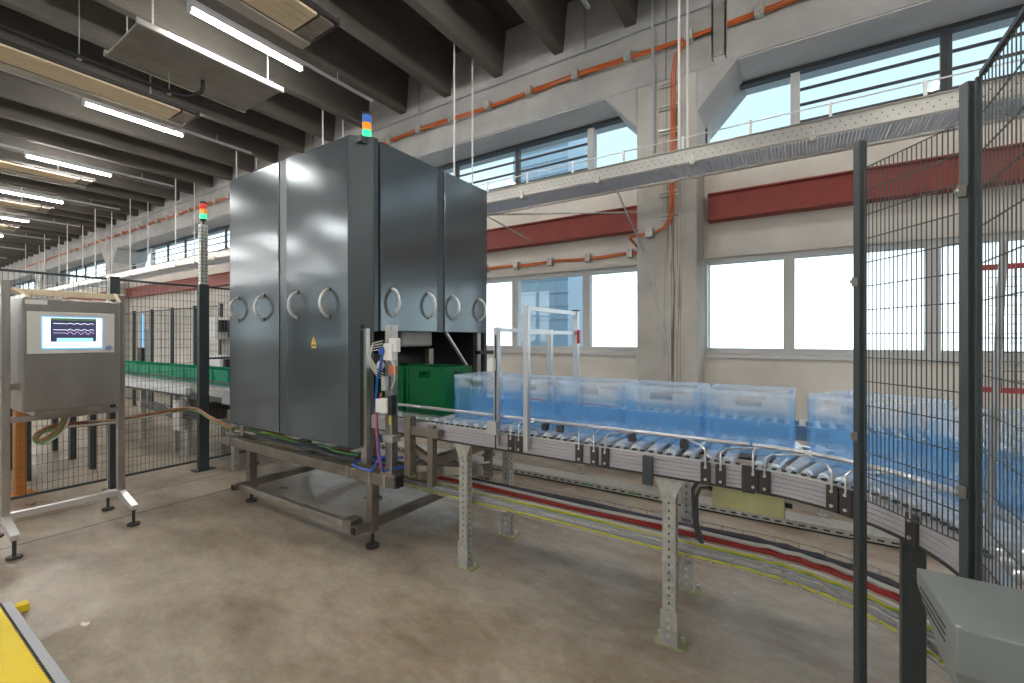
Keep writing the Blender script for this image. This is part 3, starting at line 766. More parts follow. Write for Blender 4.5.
part('blue_hose', MB().tube([(cx0 - 0.02, cy0 - 0.06, 1.48), (cx0 - 0.06, cy0 - 0.08, 1.30), (cx0 - 0.09, cy0 - 0.07, 1.1), (cx0 - 0.08, cy0 - 0.06, 0.9), (cx0 - 0.06, cy0 - 0.07, 0.72), (cx0 - 0.10, cy0 - 0.09, 0.63),
                           (cx0 - 0.25, cy0 - 0.06, 0.605), (cx0 - 0.42, cy0 - 0.02, 0.61), (cx0 - 0.45, cy0 + 0.06, 0.62), (cx0 - 0.30, cy0 + 0.16, 0.64), (cx0 - 0.1, cy0 + 0.2, 0.66)], 0.009, 7), 'blue_hose', sv, smooth=True)
part('blue_hose', MB().tube([(cx0 - 0.03, cy0 - 0.07, 1.46), (cx0 - 0.08, cy0 - 0.07, 1.25), (cx0 - 0.07, cy0 - 0.08, 0.95), (cx0 - 0.04, cy0 - 0.08, 0.78), (cx0 - 0.02, cy0 - 0.06, 0.63), (cx0 + 0.1, cy0 + 0.06, 0.66), (cx0 + 0.14, cy0 + 0.15, 0.72)], 0.007, 7), 'blue_hose', sv, smooth=True)
part('pink_hose', MB().tube([(cx0 - 0.03, cy0 - 0.07, 1.2), (cx0 - 0.065, cy0 - 0.085, 1.05), (cx0 - 0.06, cy0 - 0.085, 0.85), (cx0 - 0.03, cy0 - 0.08, 0.68), (cx0 - 0.04, cy0 - 0.05, 0.62)], 0.008, 7), 'pink_hose', sv, smooth=True)
for j in range(4):
    a = j * 0.02
    part('white_hose', MB().tube([(cx0 - 0.04, cy0 - 0.05, 1.58 - a), (cx0 - 0.11 - a, cy0 - 0.08, 1.56 - a), (cx0 - 0.14, cy0 - 0.08, 1.46 - a), (cx0 - 0.09, cy0 - 0.06, 1.38 - a), (cx0 - 0.03, cy0 - 0.05, 1.36 - a)], 0.004, 5), 'cable_white', sv, smooth=True)
part('white_hose', MB().tube([(cx0 + 0.06, cy0 - 0.07, 1.46), (cx0 + 0.13, cy0 - 0.09, 1.40), (cx0 + 0.12, cy0 - 0.08, 1.30), (cx0 + 0.07, cy0 - 0.06, 1.24)], 0.006, 5), 'cable_white', sv, smooth=True)

# ================================================================== CONVEYOR
CY, CC, = 2.70, Vector((-0.20, 1.755, 0))
def stations(x0, a_end, n_arc=14, y_out=None):
    """centre path: from x0 along +X to the bend, round it to angle a_end (deg)"""
    pts = [(Vector((x0, CY, 0)), Vector((0, -1, 0)))]
    for j in range(n_arc + 1):
        a = math.radians(a_end * j / n_arc)
        R = CY - CC.y
        rad = Vector((math.sin(a), math.cos(a), 0))
        pts.append((CC + rad * R, -rad))
    return pts
def rail_profile(side, z0=0.885, z1=0.985, t=0.035):
    # ribbed outer face; side offset measured toward the camera side (+) of the centre line
    s = 1 if side > 0 else -1
    pr = [(side - s * t, z0), (side, z0)]
    n = 5; hh = (z1 - z0) / n
    for j in range(n):
        b = z0 + hh * j
        pr += [(side + s * 0.004, b + hh * 0.12), (side + s * 0.004, b + hh * 0.82), (side, b + hh * 0.9)]
    pr += [(side, z1), (side - s * t, z1)]
    return pr
def roller_proto(parent, name='roller'):
    m = MB().cyl((-0.0, 0.265, 0), (0.0, -0.265, 0), 0.030, 14).cyl((0, -0.285, 0), (0, -0.265, 0), 0.022, 8).cyl((0, 0.265, 0), (0, 0.285, 0), 0.022, 8)
    return m

rc = thing('roller_conveyor', 'straight roller conveyor carrying the crates out of the grey machine', 'conveyor', (-1.4, CY, 0))
curve = thing('curved_roller_conveyor', 'curved roller conveyor bending behind the right fence', 'conveyor', (0.3, 2.3, 0))
st_straight = [(Vector((-5.3, CY, 0)), Vector((0, -1, 0))), (Vector((-0.21, CY, 0)), Vector((0, -1, 0)))]
def arc(a0, a1, n, R=CY - CC.y):
    o = []
    for j in range(n + 1):
        a = math.radians(a0 + (a1 - a0) * j / n); rad = Vector((math.sin(a), math.cos(a), 0))
        o.append((CC + rad * R, -rad))
    return o
arc_pts = arc(0.4, 90, 26)
tail = arc_pts + [(arc_pts[-1][0] + Vector((0, -1.6, 0)), arc_pts[-1][1])]
for path, owner in ((st_straight, rc), (tail, curve)):
    for sd in (0.325, -0.325):
        part('side_rail', MB().sweep(path, rail_profile(sd)), 'alu_rail', owner)
        s = 1 if sd > 0 else -1
        part('rail_lip', MB().sweep(path, [(sd - s * 0.04, 0.876), (sd + s * 0.008, 0.876), (sd + s * 0.008, 0.886), (sd - s * 0.04, 0.886)]), 'dark_plate', owner)
        part('rail_top', MB().sweep(path, [(sd - s * 0.03, 0.985), (sd + s * 0.002, 0.985), (sd + s * 0.002, 0.992), (sd - s * 0.03, 0.992)]), 'silver', owner)
# rollers
rp = None
xx = -5.2
while xx < -0.22:
    if rp is None:
        m = roller_proto(rc); 
        for v in m.v: v += Vector((xx, CY, 0.985))
        rp = part('roller', m, 'roller', rc, at=(xx, CY, 0.985), smooth=True)
    else: share(rp, 'roller', rc, (xx, CY, 0.985))
    xx += 0.0925
rp2 = None
nr = 17
for j in range(nr):
    a = math.radians(3 + 87 * j / (nr - 1)); rad = Vector((math.sin(a), math.cos(a), 0)); c = CC + rad * (CY - CC.y)
    if rp2 is None:
        # conical rollers of the bend, thicker at the outside
        m = MB().tube([(0, -0.285, 0), (0, -0.26, 0), (0, -0.258, 0), (0, 0.26, 0)], [0.016, 0.016, 0.024, 0.037], 14)
        for v in m.v: v += c + Vector((0, 0, 0.985))
        rp2 = part('roller', m, 'roller', curve, at=c + Vector((0, 0, 0.985)), smooth=True); rp2.rotation_euler = (0, 0, -a)
    else: share(rp2, 'roller', curve, c + Vector((0, 0, 0.985)), -a)
yy = CC.y - 0.08
while yy > 0.2:
    o = share(rp2, 'roller', curve, (CC.x + 0.945, yy, 0.985), -math.pi / 2); yy -= 0.1
# roller-chain studs on top of the front rail
m = MB()
xx = -2.7
while xx < -0.22:
    m.box(xx, xx + 0.022, 2.385, 2.403, 0.992, 0.999); xx += 0.046
part('bearing_studs', m, 'dark_plate', rc, kind='stuff')
m = MB()
for j in range(26):
    a = math.radians(2 + 88 * j / 25); rad = Vector((math.sin(a), math.cos(a), 0)); c = CC + rad * 0.638; tg = Vector((math.cos(a), -math.sin(a), 0))
    m.beam(c - tg * 0.009 + Vector((0, 0, 0.995)), c + tg * 0.009 + Vector((0, 0, 0.995)), 0.018, 0.008)
part('bearing_studs', m, 'dark_plate', curve, kind='stuff')
# guide rails
for owner, path in ((rc, [(Vector((-2.75, CY, 0)), Vector((0, -1, 0))), (Vector((-0.21, CY, 0)), Vector((0, -1, 0)))]), (curve, tail)):
    part('guide_rail', MB().sweep(path, [(0.205, 1.069), (0.230, 1.066), (0.236, 1.076), (0.230, 1.086), (0.205, 1.083)]), 'alu', owner)
    part('guide_rail', MB().sweep(path, [(-0.235, 1.07), (-0.205, 1.07), (-0.205, 1.12), (-0.235, 1.12)]), 'blue_band', owner)
def bracket(owner, p, side, tg, arm=0.0):
    """dark clamp plate with two bolts on the rail face and a bent rod up to the guide rail"""
    p = Vector(p); tg = Vector(tg); n = Vector(side)
    b = part('clamp_plate', MB().beam(p + n * 0.007 - tg * 0.023 + Vector((0, 0, 0.933)), p + n * 0.007 + tg * 0.023 + Vector((0, 0, 0.933)), 0.014, 0.108), 'dark_plate', owner, bevel=0.003)
    for dz in (-0.03, 0.03):
        q = p + Vector((0, 0, 0.935 + dz))
        part('bolt', MB().cyl(q + n * 0.014, q + n * 0.020, 0.007, 8), 'silver', b)
    t = [p + n * 0.012 + Vector((0, 0, 0.97)), p + n * 0.012 + Vector((0, 0, 1.045)), p + n * 0.002 + tg * arm * 0.15 + Vector((0, 0, 1.065)), p - n * 0.08 + tg * arm + Vector((0, 0, 1.07))]
    part('guide_rod', MB().tube(t, 0.005, 7), 'silver', b, smooth=True)
for px, arm in ((512, 0.12), (520, -0.0), (580, -0.05), (595, -0.0), (606, 0.12), (706, -0.10), (721, 0.16)):
    P = onY(px, 440, 2.375)
    bracket(rc, (P.x, 2.371, 0), (0, -1, 0), (1, 0, 0), arm)
for ang, arm in ((1.5, 0.0), (6, 0.18), (31, -0.16), (36, 0.1), (60, 0.0)):
    a = math.radians(ang); rad = Vector((math.sin(a), math.cos(a), 0))
    bracket(curve, CC + rad * 0.616, -rad, (math.cos(a), -math.sin(a), 0), arm)
part('joint_block', MB().box(-0.232, -0.175, 2.357, 2.372, 0.872, 1.0), 'dark_plate', rc, bevel=0.004)
# small guide holders under the rail
for px in (545, 560, 632, 684):
    P = onY(px, 425, 2.47)
    part('guide_holder', MB().box(P.x - 0.018, P.x + 0.018, 2.455, 2.49, 1.02, 1.062), 'dark_plate', rc)
part('grey_cover', MB().box(onY(643, 450, 2.36).x, onY(653, 450, 2.36).x, 2.345, 2.37, 0.83, 0.98), 'fence', rc, bevel=0.003)

def leg(owner, x, y, ztop, dark=False, head=True, rz=0):
    """perforated galvanised support"""
    m = MB().box(x - 0.033, x + 0.033, y - 0.03, y - 0.026, 0.01, ztop).box(x - 0.033, x - 0.029, y - 0.026, y + 0.03, 0.01, ztop).box(x + 0.029, x + 0.033, y - 0.026, y + 0.03, 0.01, ztop)
    l = part('leg', m, 'fence' if dark else 'galv', owner)
    hl = MB(); z = 0.06
    while z < ztop - 0.06:
        hl.box(x - 0.004, x + 0.004, y - 0.0315, y - 0.0299, z, z + 0.013)
        hl.box(x + 0.0329, x + 0.0342, y - 0.004, y + 0.004, z, z + 0.013); z += 0.04
    part('slots', hl, 'dark_plate', l, kind='stuff')
    part('foot_plate', MB().box(x - 0.075, x + 0.075, y - 0.035, y + 0.06, 0, 0.01), 'zinc_yellow', l)
    part('anchor_bolt', MB().cyl((x + 0.058, y + 0.03, 0.01), (x + 0.058, y + 0.03, 0.035), 0.012, 8).cyl((x - 0.058, y + 0.03, 0.01), (x - 0.058, y + 0.03, 0.035), 0.012, 8), 'silver', l)
    part('base_sleeve', MB().box(x - 0.042, x + 0.042, y - 0.036, y - 0.031, 0.01, 0.19), 'galv', l)
    for z in (0.06, 0.105, 0.15):
        part('bolt', MB().cyl((x, y - 0.036, z), (x, y - 0.044, z), 0.009, 8), 'silver', l)
    if head:
        part('head_bracket', MB().prism([(x - 0.075, ztop), (x + 0.075, ztop), (x + 0.045, ztop - 0.06), (x + 0.03, ztop - 0.11), (x - 0.03, ztop - 0.11), (x - 0.045, ztop - 0.06)], y - 0.04, y - 0.033), 'galv', l)
        part('head_plate', MB().box(x - 0.085, x + 0.085, y - 0.04, y + 0.03, ztop - 0.004, ztop + 0.006), 'galv', l)
for (xx, y) in ((-1.96, 2.44), (-1.99, 3.02), (-0.57, 2.41), (-0.60, 2.98)):
    leg(rc, xx, y, 0.87)
for (xx, y) in ((0.35, 2.19), (0.80, 2.55), (0.52, 1.15), (1.0, 1.15)):
    leg(curve, xx, y, 0.87, dark=True, head=False)
# light box under the conveyor
jb = thing('junction_box', 'zinc yellow sheet metal box hung under the conveyor rail', 'box', (-0.215, 2.52, 0.775))
part('case', MB().box(-0.375, -0.06, 2.46, 2.60, 0.745, 0.874), 'zinc_yellow', jb, bevel=0.004)
for gx, gz in ((-0.06, 0.80), (-0.06, 0.84), (-0.40, 0.85), (-0.40, 0.82)):
    part('gland', MB().cyl((gx, 2.50, gz), (gx + 0.03, 2.50, gz), 0.012, 8), 'black', jb)
part('cable', MB().tube([(-0.40, 2.50, 0.85), (-0.45, 2.50, 0.845), (-0.475, 2.50, 0.80), (-0.475, 2.52, 0.65), (-0.46, 2.56, 0.52), (-0.45, 2.6, 0.49)], 0.011, 7), 'cable_black', jb, smooth=True)
part('cable', MB().tube([(-0.40, 2.50, 0.82), (-0.44, 2.505, 0.81), (-0.458, 2.505, 0.76), (-0.46, 2.53, 0.62), (-0.44, 2.57, 0.50)], 0.009, 7), 'cable_black', jb, smooth=True)

# crossbars of sensor gates over the conveyor
def gate(x, zt, label, sensor):
    g = thing('sensor_gate', label, 'sensor gate', (x, CY, 0.8))
    part('post', MB().box(x - 0.016, x + 0.016, 2.325, 2.362, 0.91, zt), 'alu', g, bevel=0.003)
    part('post', MB().box(x - 0.02, x + 0.02, 3.035, 3.075, 0.86, zt), 'alu', g, bevel=0.003)
    part('crossbar', MB().box(x - 0.012, x + 0.012, 2.365, 3.035, zt - 0.03, zt - 0.005), 'alu', g)
    if not sensor:
        part('crossbar', MB().box(x - 0.012, x + 0.012, 2.365, 3.035, zt - 0.175, zt - 0.15), 'alu', g)
        part('post_cap', MB().box(x - 0.022, x + 0.022, 3.033, 3.077, zt, zt + 0.008), 'dark_plate', g)
        part('indicator', MB().box(x + 0.02, x + 0.035, 3.03, 3.06, zt - 0.24, zt - 0.14), 'red_frame', g)
    else:
        part('slot', MB().box(x - 0.006, x + 0.006, 2.322, 2.326, 0.9, zt - 0.05), 'dark_plate', g)
        part('sensor', MB().box(x - 0.042, x + 0.004, 2.29, 2.325, 1.39, 1.47), 'white', g, bevel=0.004)
        part('sensor_bracket', MB().box(x - 0.05, x + 0.02, 2.30, 2.325, 0.99, 1.07), 'alu', g)
    return g
gate(-1.625, 1.67, 'lower aluminium sensor gate with a white sensor across the conveyor', True)
gate(-1.405, 1.80, 'taller aluminium gate frame with two crossbars across the conveyor', False)
# stainless stop bracket in front of the green crate
sb = thing('stop_bracket', 'brown stainless bracket with two posts beside the conveyor outlet', 'bracket', (-2.3, 2.3, 0.592))
part('post', MB().box(-2.42, -2.36, 2.30, 2.36, 0.60, 1.03), 'brown_steel', sb, bevel=0.004)
part('post', MB().box(-2.22, -2.17, 2.33, 2.38, 0.55, 0.98), 'brown_steel', sb, bevel=0.004)
part('arm', MB().box(-2.40, -2.10, 2.31, 2.36, 0.90, 0.96), 'brown_steel', sb, bevel=0.004)
part('base_arm', MB().beam((-2.46, 2.37, 0.63), (-1.95, 2.62, 0.63), 0.06, 0.06), 'stainless', sb)
part('base_arm', MB().beam((-2.35, 2.36, 0.60), (-2.05, 2.85, 0.60), 0.05, 0.05), 'stainless', sb)
part('lower_arm', MB().beam((-2.39, 2.36, 0.8), (-2.19, 2.36, 0.72), 0.04, 0.04), 'brown_steel', sb)

# ------------------------------------------------------------------ crates
def crate(name, L, W, Hh, body, pale, label, group):
    """bottle crate standing at the origin; L along X"""
    c = thing(name, label, 'crate', (0, 0, 0), group)
    t = 0.006
    m = MB()
    z1 = Hh * 0.70
    # lower walls with a recessed panel between a foot band and a mid band
    def ring(z0, z1, out):
        l, w = L / 2 - out, W / 2 - out
        m.box(-l, l, -w, -w + t, z0, z1); m.box(-l, l, w - t, w, z0, z1)
        m.box(-l, -l + t, -w + t, w - t, z0, z1); m.box(l - t, l, -w + t, w - t, z0, z1)
    ring(0.0, 0.06, 0.004); ring(0.06, z1 - 0.04, 0.010); ring(z1 - 0.04, z1, 0.004)
    m.box(-L / 2 + 0.01, L / 2 - 0.01, -W / 2 + 0.01, W / 2 - 0.01, 0.0, 0.006)
    part('body', m, body, c)
    # upper band with hand holes
    m = MB(); z0 = z1; l, w = L / 2 - 0.004, W / 2 - 0.004; hg = (z0 + 0.02, Hh - 0.035)
    for sy in (-1, 1):
        y0, y1 = sorted((sy * w, sy * (w - t)))
        m.box(-l, -0.06, y0, y1, z0, Hh); m.box(0.06, l, y0, y1, z0, Hh); m.box(-0.06, 0.06, y0, y1, z0, hg[0]); m.box(-0.06, 0.06, y0, y1, hg[1], Hh)
    for sx in (-1, 1):
        x0, x1 = sorted((sx * l, sx * (l - t)))
        m.box(x0, x1, -w + t, -0.05, z0, Hh); m.box(x0, x1, 0.05, w - t, z0, Hh); m.box(x0, x1, -0.05, 0.05, z0, hg[0]); m.box(x0, x1, -0.05, 0.05, hg[1], Hh)
    part('hand_hole_band', m, pale, c)
    m = MB()
    for sy in (-1, 1):
        m.box(-L / 2, L / 2, min(sy * W / 2, sy * (W / 2 - 0.012)), max(sy * W / 2, sy * (W / 2 - 0.012)), Hh - 0.02, Hh)
    for sx in (-1, 1):
        m.box(min(sx * L / 2, sx * (L / 2 - 0.012)), max(sx * L / 2, sx * (L / 2 - 0.012)), -W / 2 + 0.012, W / 2 - 0.012, Hh - 0.02, Hh)
    part('rim', m, pale, c)
    for sx in (-1, 1):
        for sy in (-1, 1):
            x0, x1 = sorted((sx * L / 2, sx * (L / 2 - 0.025))); y0, y1 = sorted((sy * W / 2, sy * (W / 2 - 0.025)))
            part('corner_column', MB().box(x0, x1, y0, y1, 0.0, Hh - 0.02), body, c)
    part('divider', MB().box(-0.002, 0.002, -W / 2 + 0.012, W / 2 - 0.012, 0.006, Hh * 0.45).box(-L / 2 + 0.012, L / 2 - 0.012, -0.002, 0.002, 0.006, Hh * 0.45), body, c)
    return c
ZC = 1.0155; IY = 3.02
bx = [-0.22, -0.65, -1.08, -1.51, -1.94]
blab = ['pale blue plastic crate on the straight conveyor, next to the bend', 'second pale blue crate back from the conveyor bend', 'third pale blue crate back from the conveyor bend, in front of the pillar',
        'pale blue crate passing under the tall sensor gate', 'pale blue crate nearest to the machine outlet']
proto = None
for xx, lb in zip(bx, blab):
    if proto is None:
        proto = crate('plastic_crate', 0.40, 0.34, 0.315, 'crate_blue', 'crate_blue_pale', lb, 'blue crates on the conveyor'); proto.location = (xx, CY, ZC)
    else: copy_thing(proto, (xx, CY, ZC), 0, lb)
for ang, lb in ((31, 'blue crate on the conveyor bend behind the first fence panel'), (64, 'blue crate on the conveyor bend behind the thick fence post')):
    a = math.radians(ang)
    copy_thing(proto, CC + Vector((math.sin(a), math.cos(a), 0)) * (CY - CC.y) + Vector((0, 0, ZC + 0.006)), -a, lb)
gproto = crate('plastic_crate', 0.40, 0.34, 0.36, 'crate_green', 'crate_green', 'dark green plastic crate coming out of the grey machine', 'green crates')
gproto.location = (-2.44, CY, ZC)
copy_thing(gproto, (-2.87, CY, ZC), 0, 'dark green crate half inside the machine outlet')
copy_thing(gproto, (CC.x + 0.945, 1.45, ZC), -math.pi / 2, 'green crate on the outgoing conveyor behind the right fence panel')
lproto = crate('plastic_crate', 0.40, 0.34, 0.20, 'crate_green_light', 'crate_green_light', 'bright green crate at the machine inlet', 'green crates on the inlet conveyor')
lproto.location = (-5.62, IY, 0.9775)
for j in range(10):
    copy_thing(lproto, (-6.42 - 0.43 * j, IY, 0.9775), 0, 'bright green crate on the inlet conveyor behind the left fence, %s from the machine' % ORD[j + 1])

# ------------------------------------------------------------------ cable tray with cables under the conveyor
tray = thing('wire_cable_tray', 'wire mesh cable tray with coloured cables beside the conveyor legs', 'cable tray', (-1.5, 2.75, 0.45))
def tpath(x0=-5.0, aend=62):
    o = [(Vector((x0, CY, 0)), Vector((0, -1, 0)))]
    for xx in (-4, -3, -2, -1.2, -0.7): o.append((Vector((xx, CY, 0)), Vector((0, -1, 0))))
    o += arc(0, aend, 16)
    return o
def tr_off(path, off, z, wob=0.0, ph=0.0):
    return [p + s * off + Vector((0, 0, z + wob * math.sin(3.1 * i + ph))) for i, (p, s) in enumerate(path)]
TP = tpath(); TZ = 0.43; T0, T1 = -0.20, 0.20
for off, z in ((T1, 0.0), (T1, 0.055), (T1 * 0.33, 0), (T0 * 0.33, 0), (T0, 0), (T0, 0.055)):
    part('long_wire', MB().tube(tr_off(TP, off, TZ + z), 0.0035, 5), 'galv', tray)
m = MB()
# U shaped cross wires
cum = []
xx = -4.9
stns = []
while xx < -0.2:
    stns.append((Vector((xx, CY, 0)), Vector((0, -1, 0)))); xx += 0.11
stns += arc(4, 62, 10)
for p, s in stns:
    m.tube([p + s * T1 + Vector((0, 0, TZ + 0.06)), p + s * T1 + Vector((0, 0, TZ - 0.004)), p + s * T0 + Vector((0, 0, TZ - 0.004)), p + s * T0 + Vector((0, 0, TZ + 0.06))], 0.003, 4)
part('cross_wires', m, 'galv', tray, kind='stuff')
for nm, off, z, r, mt in (('yellow_cable', 0.185, 0.010, 0.006, 'cable_yellow'), ('grey_cable', 0.155, 0.015, 0.014, 'cable_grey'), ('white_cable', 0.125, 0.013, 0.011, 'cable_white'), ('grey_cable', 0.095, 0.015, 0.014, 'cable_grey'),
                          ('green_cable', 0.065, 0.010, 0.006, 'cable_green'), ('yellow_cable', 0.045, 0.015, 0.008, 'cable_yellow'), ('white_cable', 0.01, 0.012, 0.011, 'cable_white'), ('red_cable', 0.00, 0.040, 0.010, 'cable_red'), ('red_cable', -0.02, 0.042, 0.010, 'cable_red'), ('white_cable', -0.058, 0.04, 0.020, 'cable_white'),
                          ('black_cable', -0.105, 0.042, 0.024, 'cable_black'), ('black_cable', -0.145, 0.026, 0.022, 'cable_black'), ('grey_cable', -0.18, 0.02, 0.014, 'cable_grey')):
    part(nm, MB().tube(tr_off(TP, off, TZ + z, 0.006, off * 40), r, 6), mt, tray, smooth=True)
part('support_arm', MB().box(-2.02, -1.96, 2.5, 3.0, TZ - 0.04, TZ - 0.008).box(-0.63, -0.57, 2.46, 2.97, TZ - 0.04, TZ - 0.008), 'galv', tray)
part('support_arm', MB().beam((-1.99, 2.98, TZ - 0.22), (-1.99, 2.62, TZ - 0.02), 0.03, 0.03), 'galv', tray)
part('support_arm', MB().box(-4.1, -4.05, 2.5, 2.9, TZ - 0.04, 0.51), 'galv', tray)

# low cable channel on the floor behind the conveyor
fc = thing('floor_cable_channel', 'low slotted metal cable channel lying on the floor behind the conveyor', 'cable channel', (-1.2, 4.5, 0))
part('cover', MB().box(-5.5, 3.0, 4.41, 4.62, 0.066, 0.074), 'galv', fc)
part('side', MB().box(-5.5, 3.0, 4.42, 4.425, 0.02, 0.066), 'galv', fc)
part('side', MB().box(-5.5, 3.0, 4.605, 4.61, 0.0, 0.066), 'galv', fc)
part('plinth', MB().box(-5.5, 3.0, 4.44, 4.59, 0.0, 0.02), 'black', fc)
m = MB(); xx = -5.45
while xx < 2.9:
    m.box(xx, xx + 0.045, 4.418, 4.421, 0.034, 0.048); xx += 0.085
part('slots', m, 'dark_plate', fc, kind='stuff')
for px in (583, 640): 
    P = onZ(px, 487, 0.05); part('green_tag', MB().box(P.x - .05, P.x + .05, 4.416, 4.418, 0.03, 0.052), 'cable_green', fc)

# back conveyor, mostly hidden
bc = thing('back_conveyor', 'low conveyor with blue grey side rail along the window wall', 'conveyor', (-1.5, 5.15, 0))
part('side_rail', MB().box(-5.0, 4.0, 4.86, 4.90, 0.66, 0.75), 'blue_band', bc)
part('side_rail', MB().box(-5.0, 4.0, 5.42, 5.46, 0.66, 0.75), 'blue_band', bc)
rb = None; xx = -4.9
while xx < 3.9:
    m = MB().cyl((xx, 4.9, 0.74), (xx, 5.42, 0.74), 0.03, 10)
    if rb is None: rb = part('roller', m, 'roller', bc, at=(xx, 5.15, 0.74), smooth=True)
    else: share(rb, 'roller', bc, (xx, 5.15, 0.74))
    xx += 0.12
for xx in (-4.2, -2.18, 0.17, 2.4):
    for yy in (4.88, 5.44):
        l = part('leg', MB().box(xx - 0.05, xx + 0.05, yy - 0.02, yy + 0.02, 0.08, 0.66), 'galv', bc)
        part('foot', MB().cyl((xx, yy, 0.012), (xx, yy, 0.1), 0.012, 8).cyl((xx, yy, 0.0), (xx, yy, 0.012), 0.04, 12), 'galv', l)
part('red_hose', MB().tube([(-3.2, 4.95, 0.80), (-2.9, 5.0, 0.815), (-2.6, 4.97, 0.80), (-2.2, 5.0, 0.81), (-1.8, 5.06, 0.785)], 0.016, 7), 'orange', bc, smooth=True)

# inlet conveyor behind the left fence
IY = 3.02
ic = thing('inlet_conveyor', 'inlet conveyor with white tray behind the left fence', 'conveyor', (-8, IY, 0))
for y0, y1, sg in ((IY - 0.34, IY - 0.30, 1), (IY + 0.30, IY + 0.34, -1)):
    part('side_rail', MB().box(-11.0, -5.35, y0, y1, 0.865, 0.96), 'galv', ic)
    part('rail_lip', MB().box(-11.0, -5.35, y0 - 0.01, y1 + 0.01, 0.795, 0.865), 'fence', ic)
    yg = (y0 + y1) / 2 + sg * 0.1
    part('guide_rail', MB().box(-11.0, -5.35, yg - 0.01, yg + 0.01, 1.015, 1.035), 'fence', ic)
part('white_tray', MB().box(-11.0, -6.8, IY - 0.42, IY - 0.352, 0.85, 0.94), 'table_white', ic)
part('belt', MB().box(-11.0, -5.35, IY - 0.30, IY + 0.30, 0.935, 0.977), 'cable_grey', ic)
for xx in (-5.75, -7.0, -7.4, -8.6, -10.2):
    for yy in (IY - 0.3, IY + 0.3):
        part('leg', MB().box(xx - 0.035, xx + 0.035, yy - 0.03, yy + 0.03, 0.0, 0.795), 'galv', ic)
part('drive_box', MB().box(-6.95, -6.6, IY - 0.3, IY, 0.5, 0.795), 'dark_plate', ic, bevel=0.01)
part('motor', MB().cyl((-7.6, IY - 0.2, 0.6), (-7.6, IY + 0.2, 0.6), 0.1, 14), 'zinc_yellow', ic, smooth=True)
part('gear_box', MB().box(-6.55, -6.3, IY - 0.35, IY - 0.1, 0.66, 0.795), 'black', ic, bevel=0.01)
for j in range(3):
    part('cable', MB().tube([(-6.5, IY - .32, 0.6 - .03 * j), (-6.9, IY - .36, 0.64 - .05 * j), (-7.3, IY - .37, 0.57 - .04 * j), (-7.9, IY - .36, 0.65 - .05 * j), (-8.5, IY - .35, 0.6 - .03 * j)], 0.018, 7), 'cable_black', ic, smooth=True)
part('post_box', MB().box(-7.2, -7.0, IY - 0.42, IY - 0.34, 0.35, 0.75), 'white', ic, bevel=0.01)
sc_ = thing('side_conveyor', 'dark legged side conveyor table behind the control panel', 'conveyor', (-8.4, 1.5, 0))
part('table', MB().box(-9.6, -7.0, 1.2, 1.85, 0.8, 0.92), 'fence', sc_)
for xx in (-7.28, -8.07, -8.9):
    for yy in (1.25, 1.80):
        part('leg', MB().box(xx - 0.04, xx + 0.04, yy - 0.03, yy + 0.03, 0, 0.8), 'fence' if xx != -8.07 else 'fence', sc_)
        part('brace', MB().box(xx - 0.12, xx - 0.07, yy - 0.02, yy + 0.02, 0.35, 0.8), 'galv', sc_)
# cabinet with white boxes beyond the fence
gc = thing('grey_switch_cabinet', 'grey machine cabinet with white boxes beside the grey machine inlet', 'cabinet', (-8.0, 3.75, 0))
part('body', MB().box(-8.4, -7.7, 3.75, 4.2, 0, 1.9), 'panel_metal', gc, bevel=0.01)
part('white_box', MB().box(-8.52, -8.16, 3.55, 3.75, 1.58, 1.95), 'white', gc, bevel=0.008)
part('white_box', MB().box(-8.40, -8.0, 3.55, 3.75, 0.98, 1.31), 'white', gc, bevel=0.008)
part('black_connector', MB().box(-8.16, -8.08, 3.6, 3.7, 1.7, 1.9).box(-8.0, -7.93, 3.6, 3.7, 1.1, 1.25), 'black', gc)
tag(part('warning_tablet', MB().box(-7.9, -7.6, 3.70, 3.72, 1.96, 2.1).box(-7.78, -7.72, 3.72, 3.78, 1.90, 2.0), 'fence'), 'small dark display on top of the switch cabinet', 'display')
ob = thing('orange_post', 'short orange steel post behind the control panel stand', 'post', (-6.7, 1.1, 0))
part('post', MB().box(-6.76, -6.64, 1.06, 1.14, 0, 0.95), 'orange_post', ob, bevel=0.004)
part('foot_plate', MB().box(-6.82, -6.58, 1.0, 1.2, 0, 0.012), 'orange_post', ob)
bl = thing('blue_light_column', 'slim light blue indicator column behind the left fence', 'column', (-10.3, 3.3, 0))
part('column', MB().box(-10.34, -10.26, 3.26, 3.34, 0.0, 1.75), 'light_grey', bl)
part('screen', MB().box(-10.38, -10.22, 3.2, 3.26, 1.1, 1.42), 'black', bl, bevel=0.01)
part('blue_strip', MB().box(-10.33, -10.27, 3.25, 3.26, 1.45, 2.05), 'screen_blue', bl)

# ================================================================== FENCES
def wire_panel(owner, p, q, z0, z1, vp, hp, r=0.0022, double=False, frame=True, nm='mesh_panel', hr=None, fw=0.022):
    p, q = Vector((*p, 0)), Vector((*q, 0)); L = (q - p).length; d = (q - p) / L; n = Vector((-d.y, d.x, 0))
    m = MB()
    nv = max(2, int(round(L / vp)))
    for j in range(nv + 1):
        b = p + d * (L * j / nv)
        m.beam(b + Vector((0, 0, z0)), b + Vector((0, 0, z1)), r * 2, r * 2)
    nh = max(2, int(round((z1 - z0) / hp)))
    hr = hr or r
    for j in range(nh + 1):
        z = z0 + (z1 - z0) * j / nh
        m.beam(p + n * (r + hr) + Vector((0, 0, z)), q + n * (r + hr) + Vector((0, 0, z)), hr * 2, hr * 2)
    o = part(nm, m, 'wire', owner, kind='stuff')
    if frame:
        for z in (z0, z1): part('panel_frame', MB().beam(p + Vector((0, 0, z)), q + Vector((0, 0, z)), fw, fw), 'fence', owner)
    return o
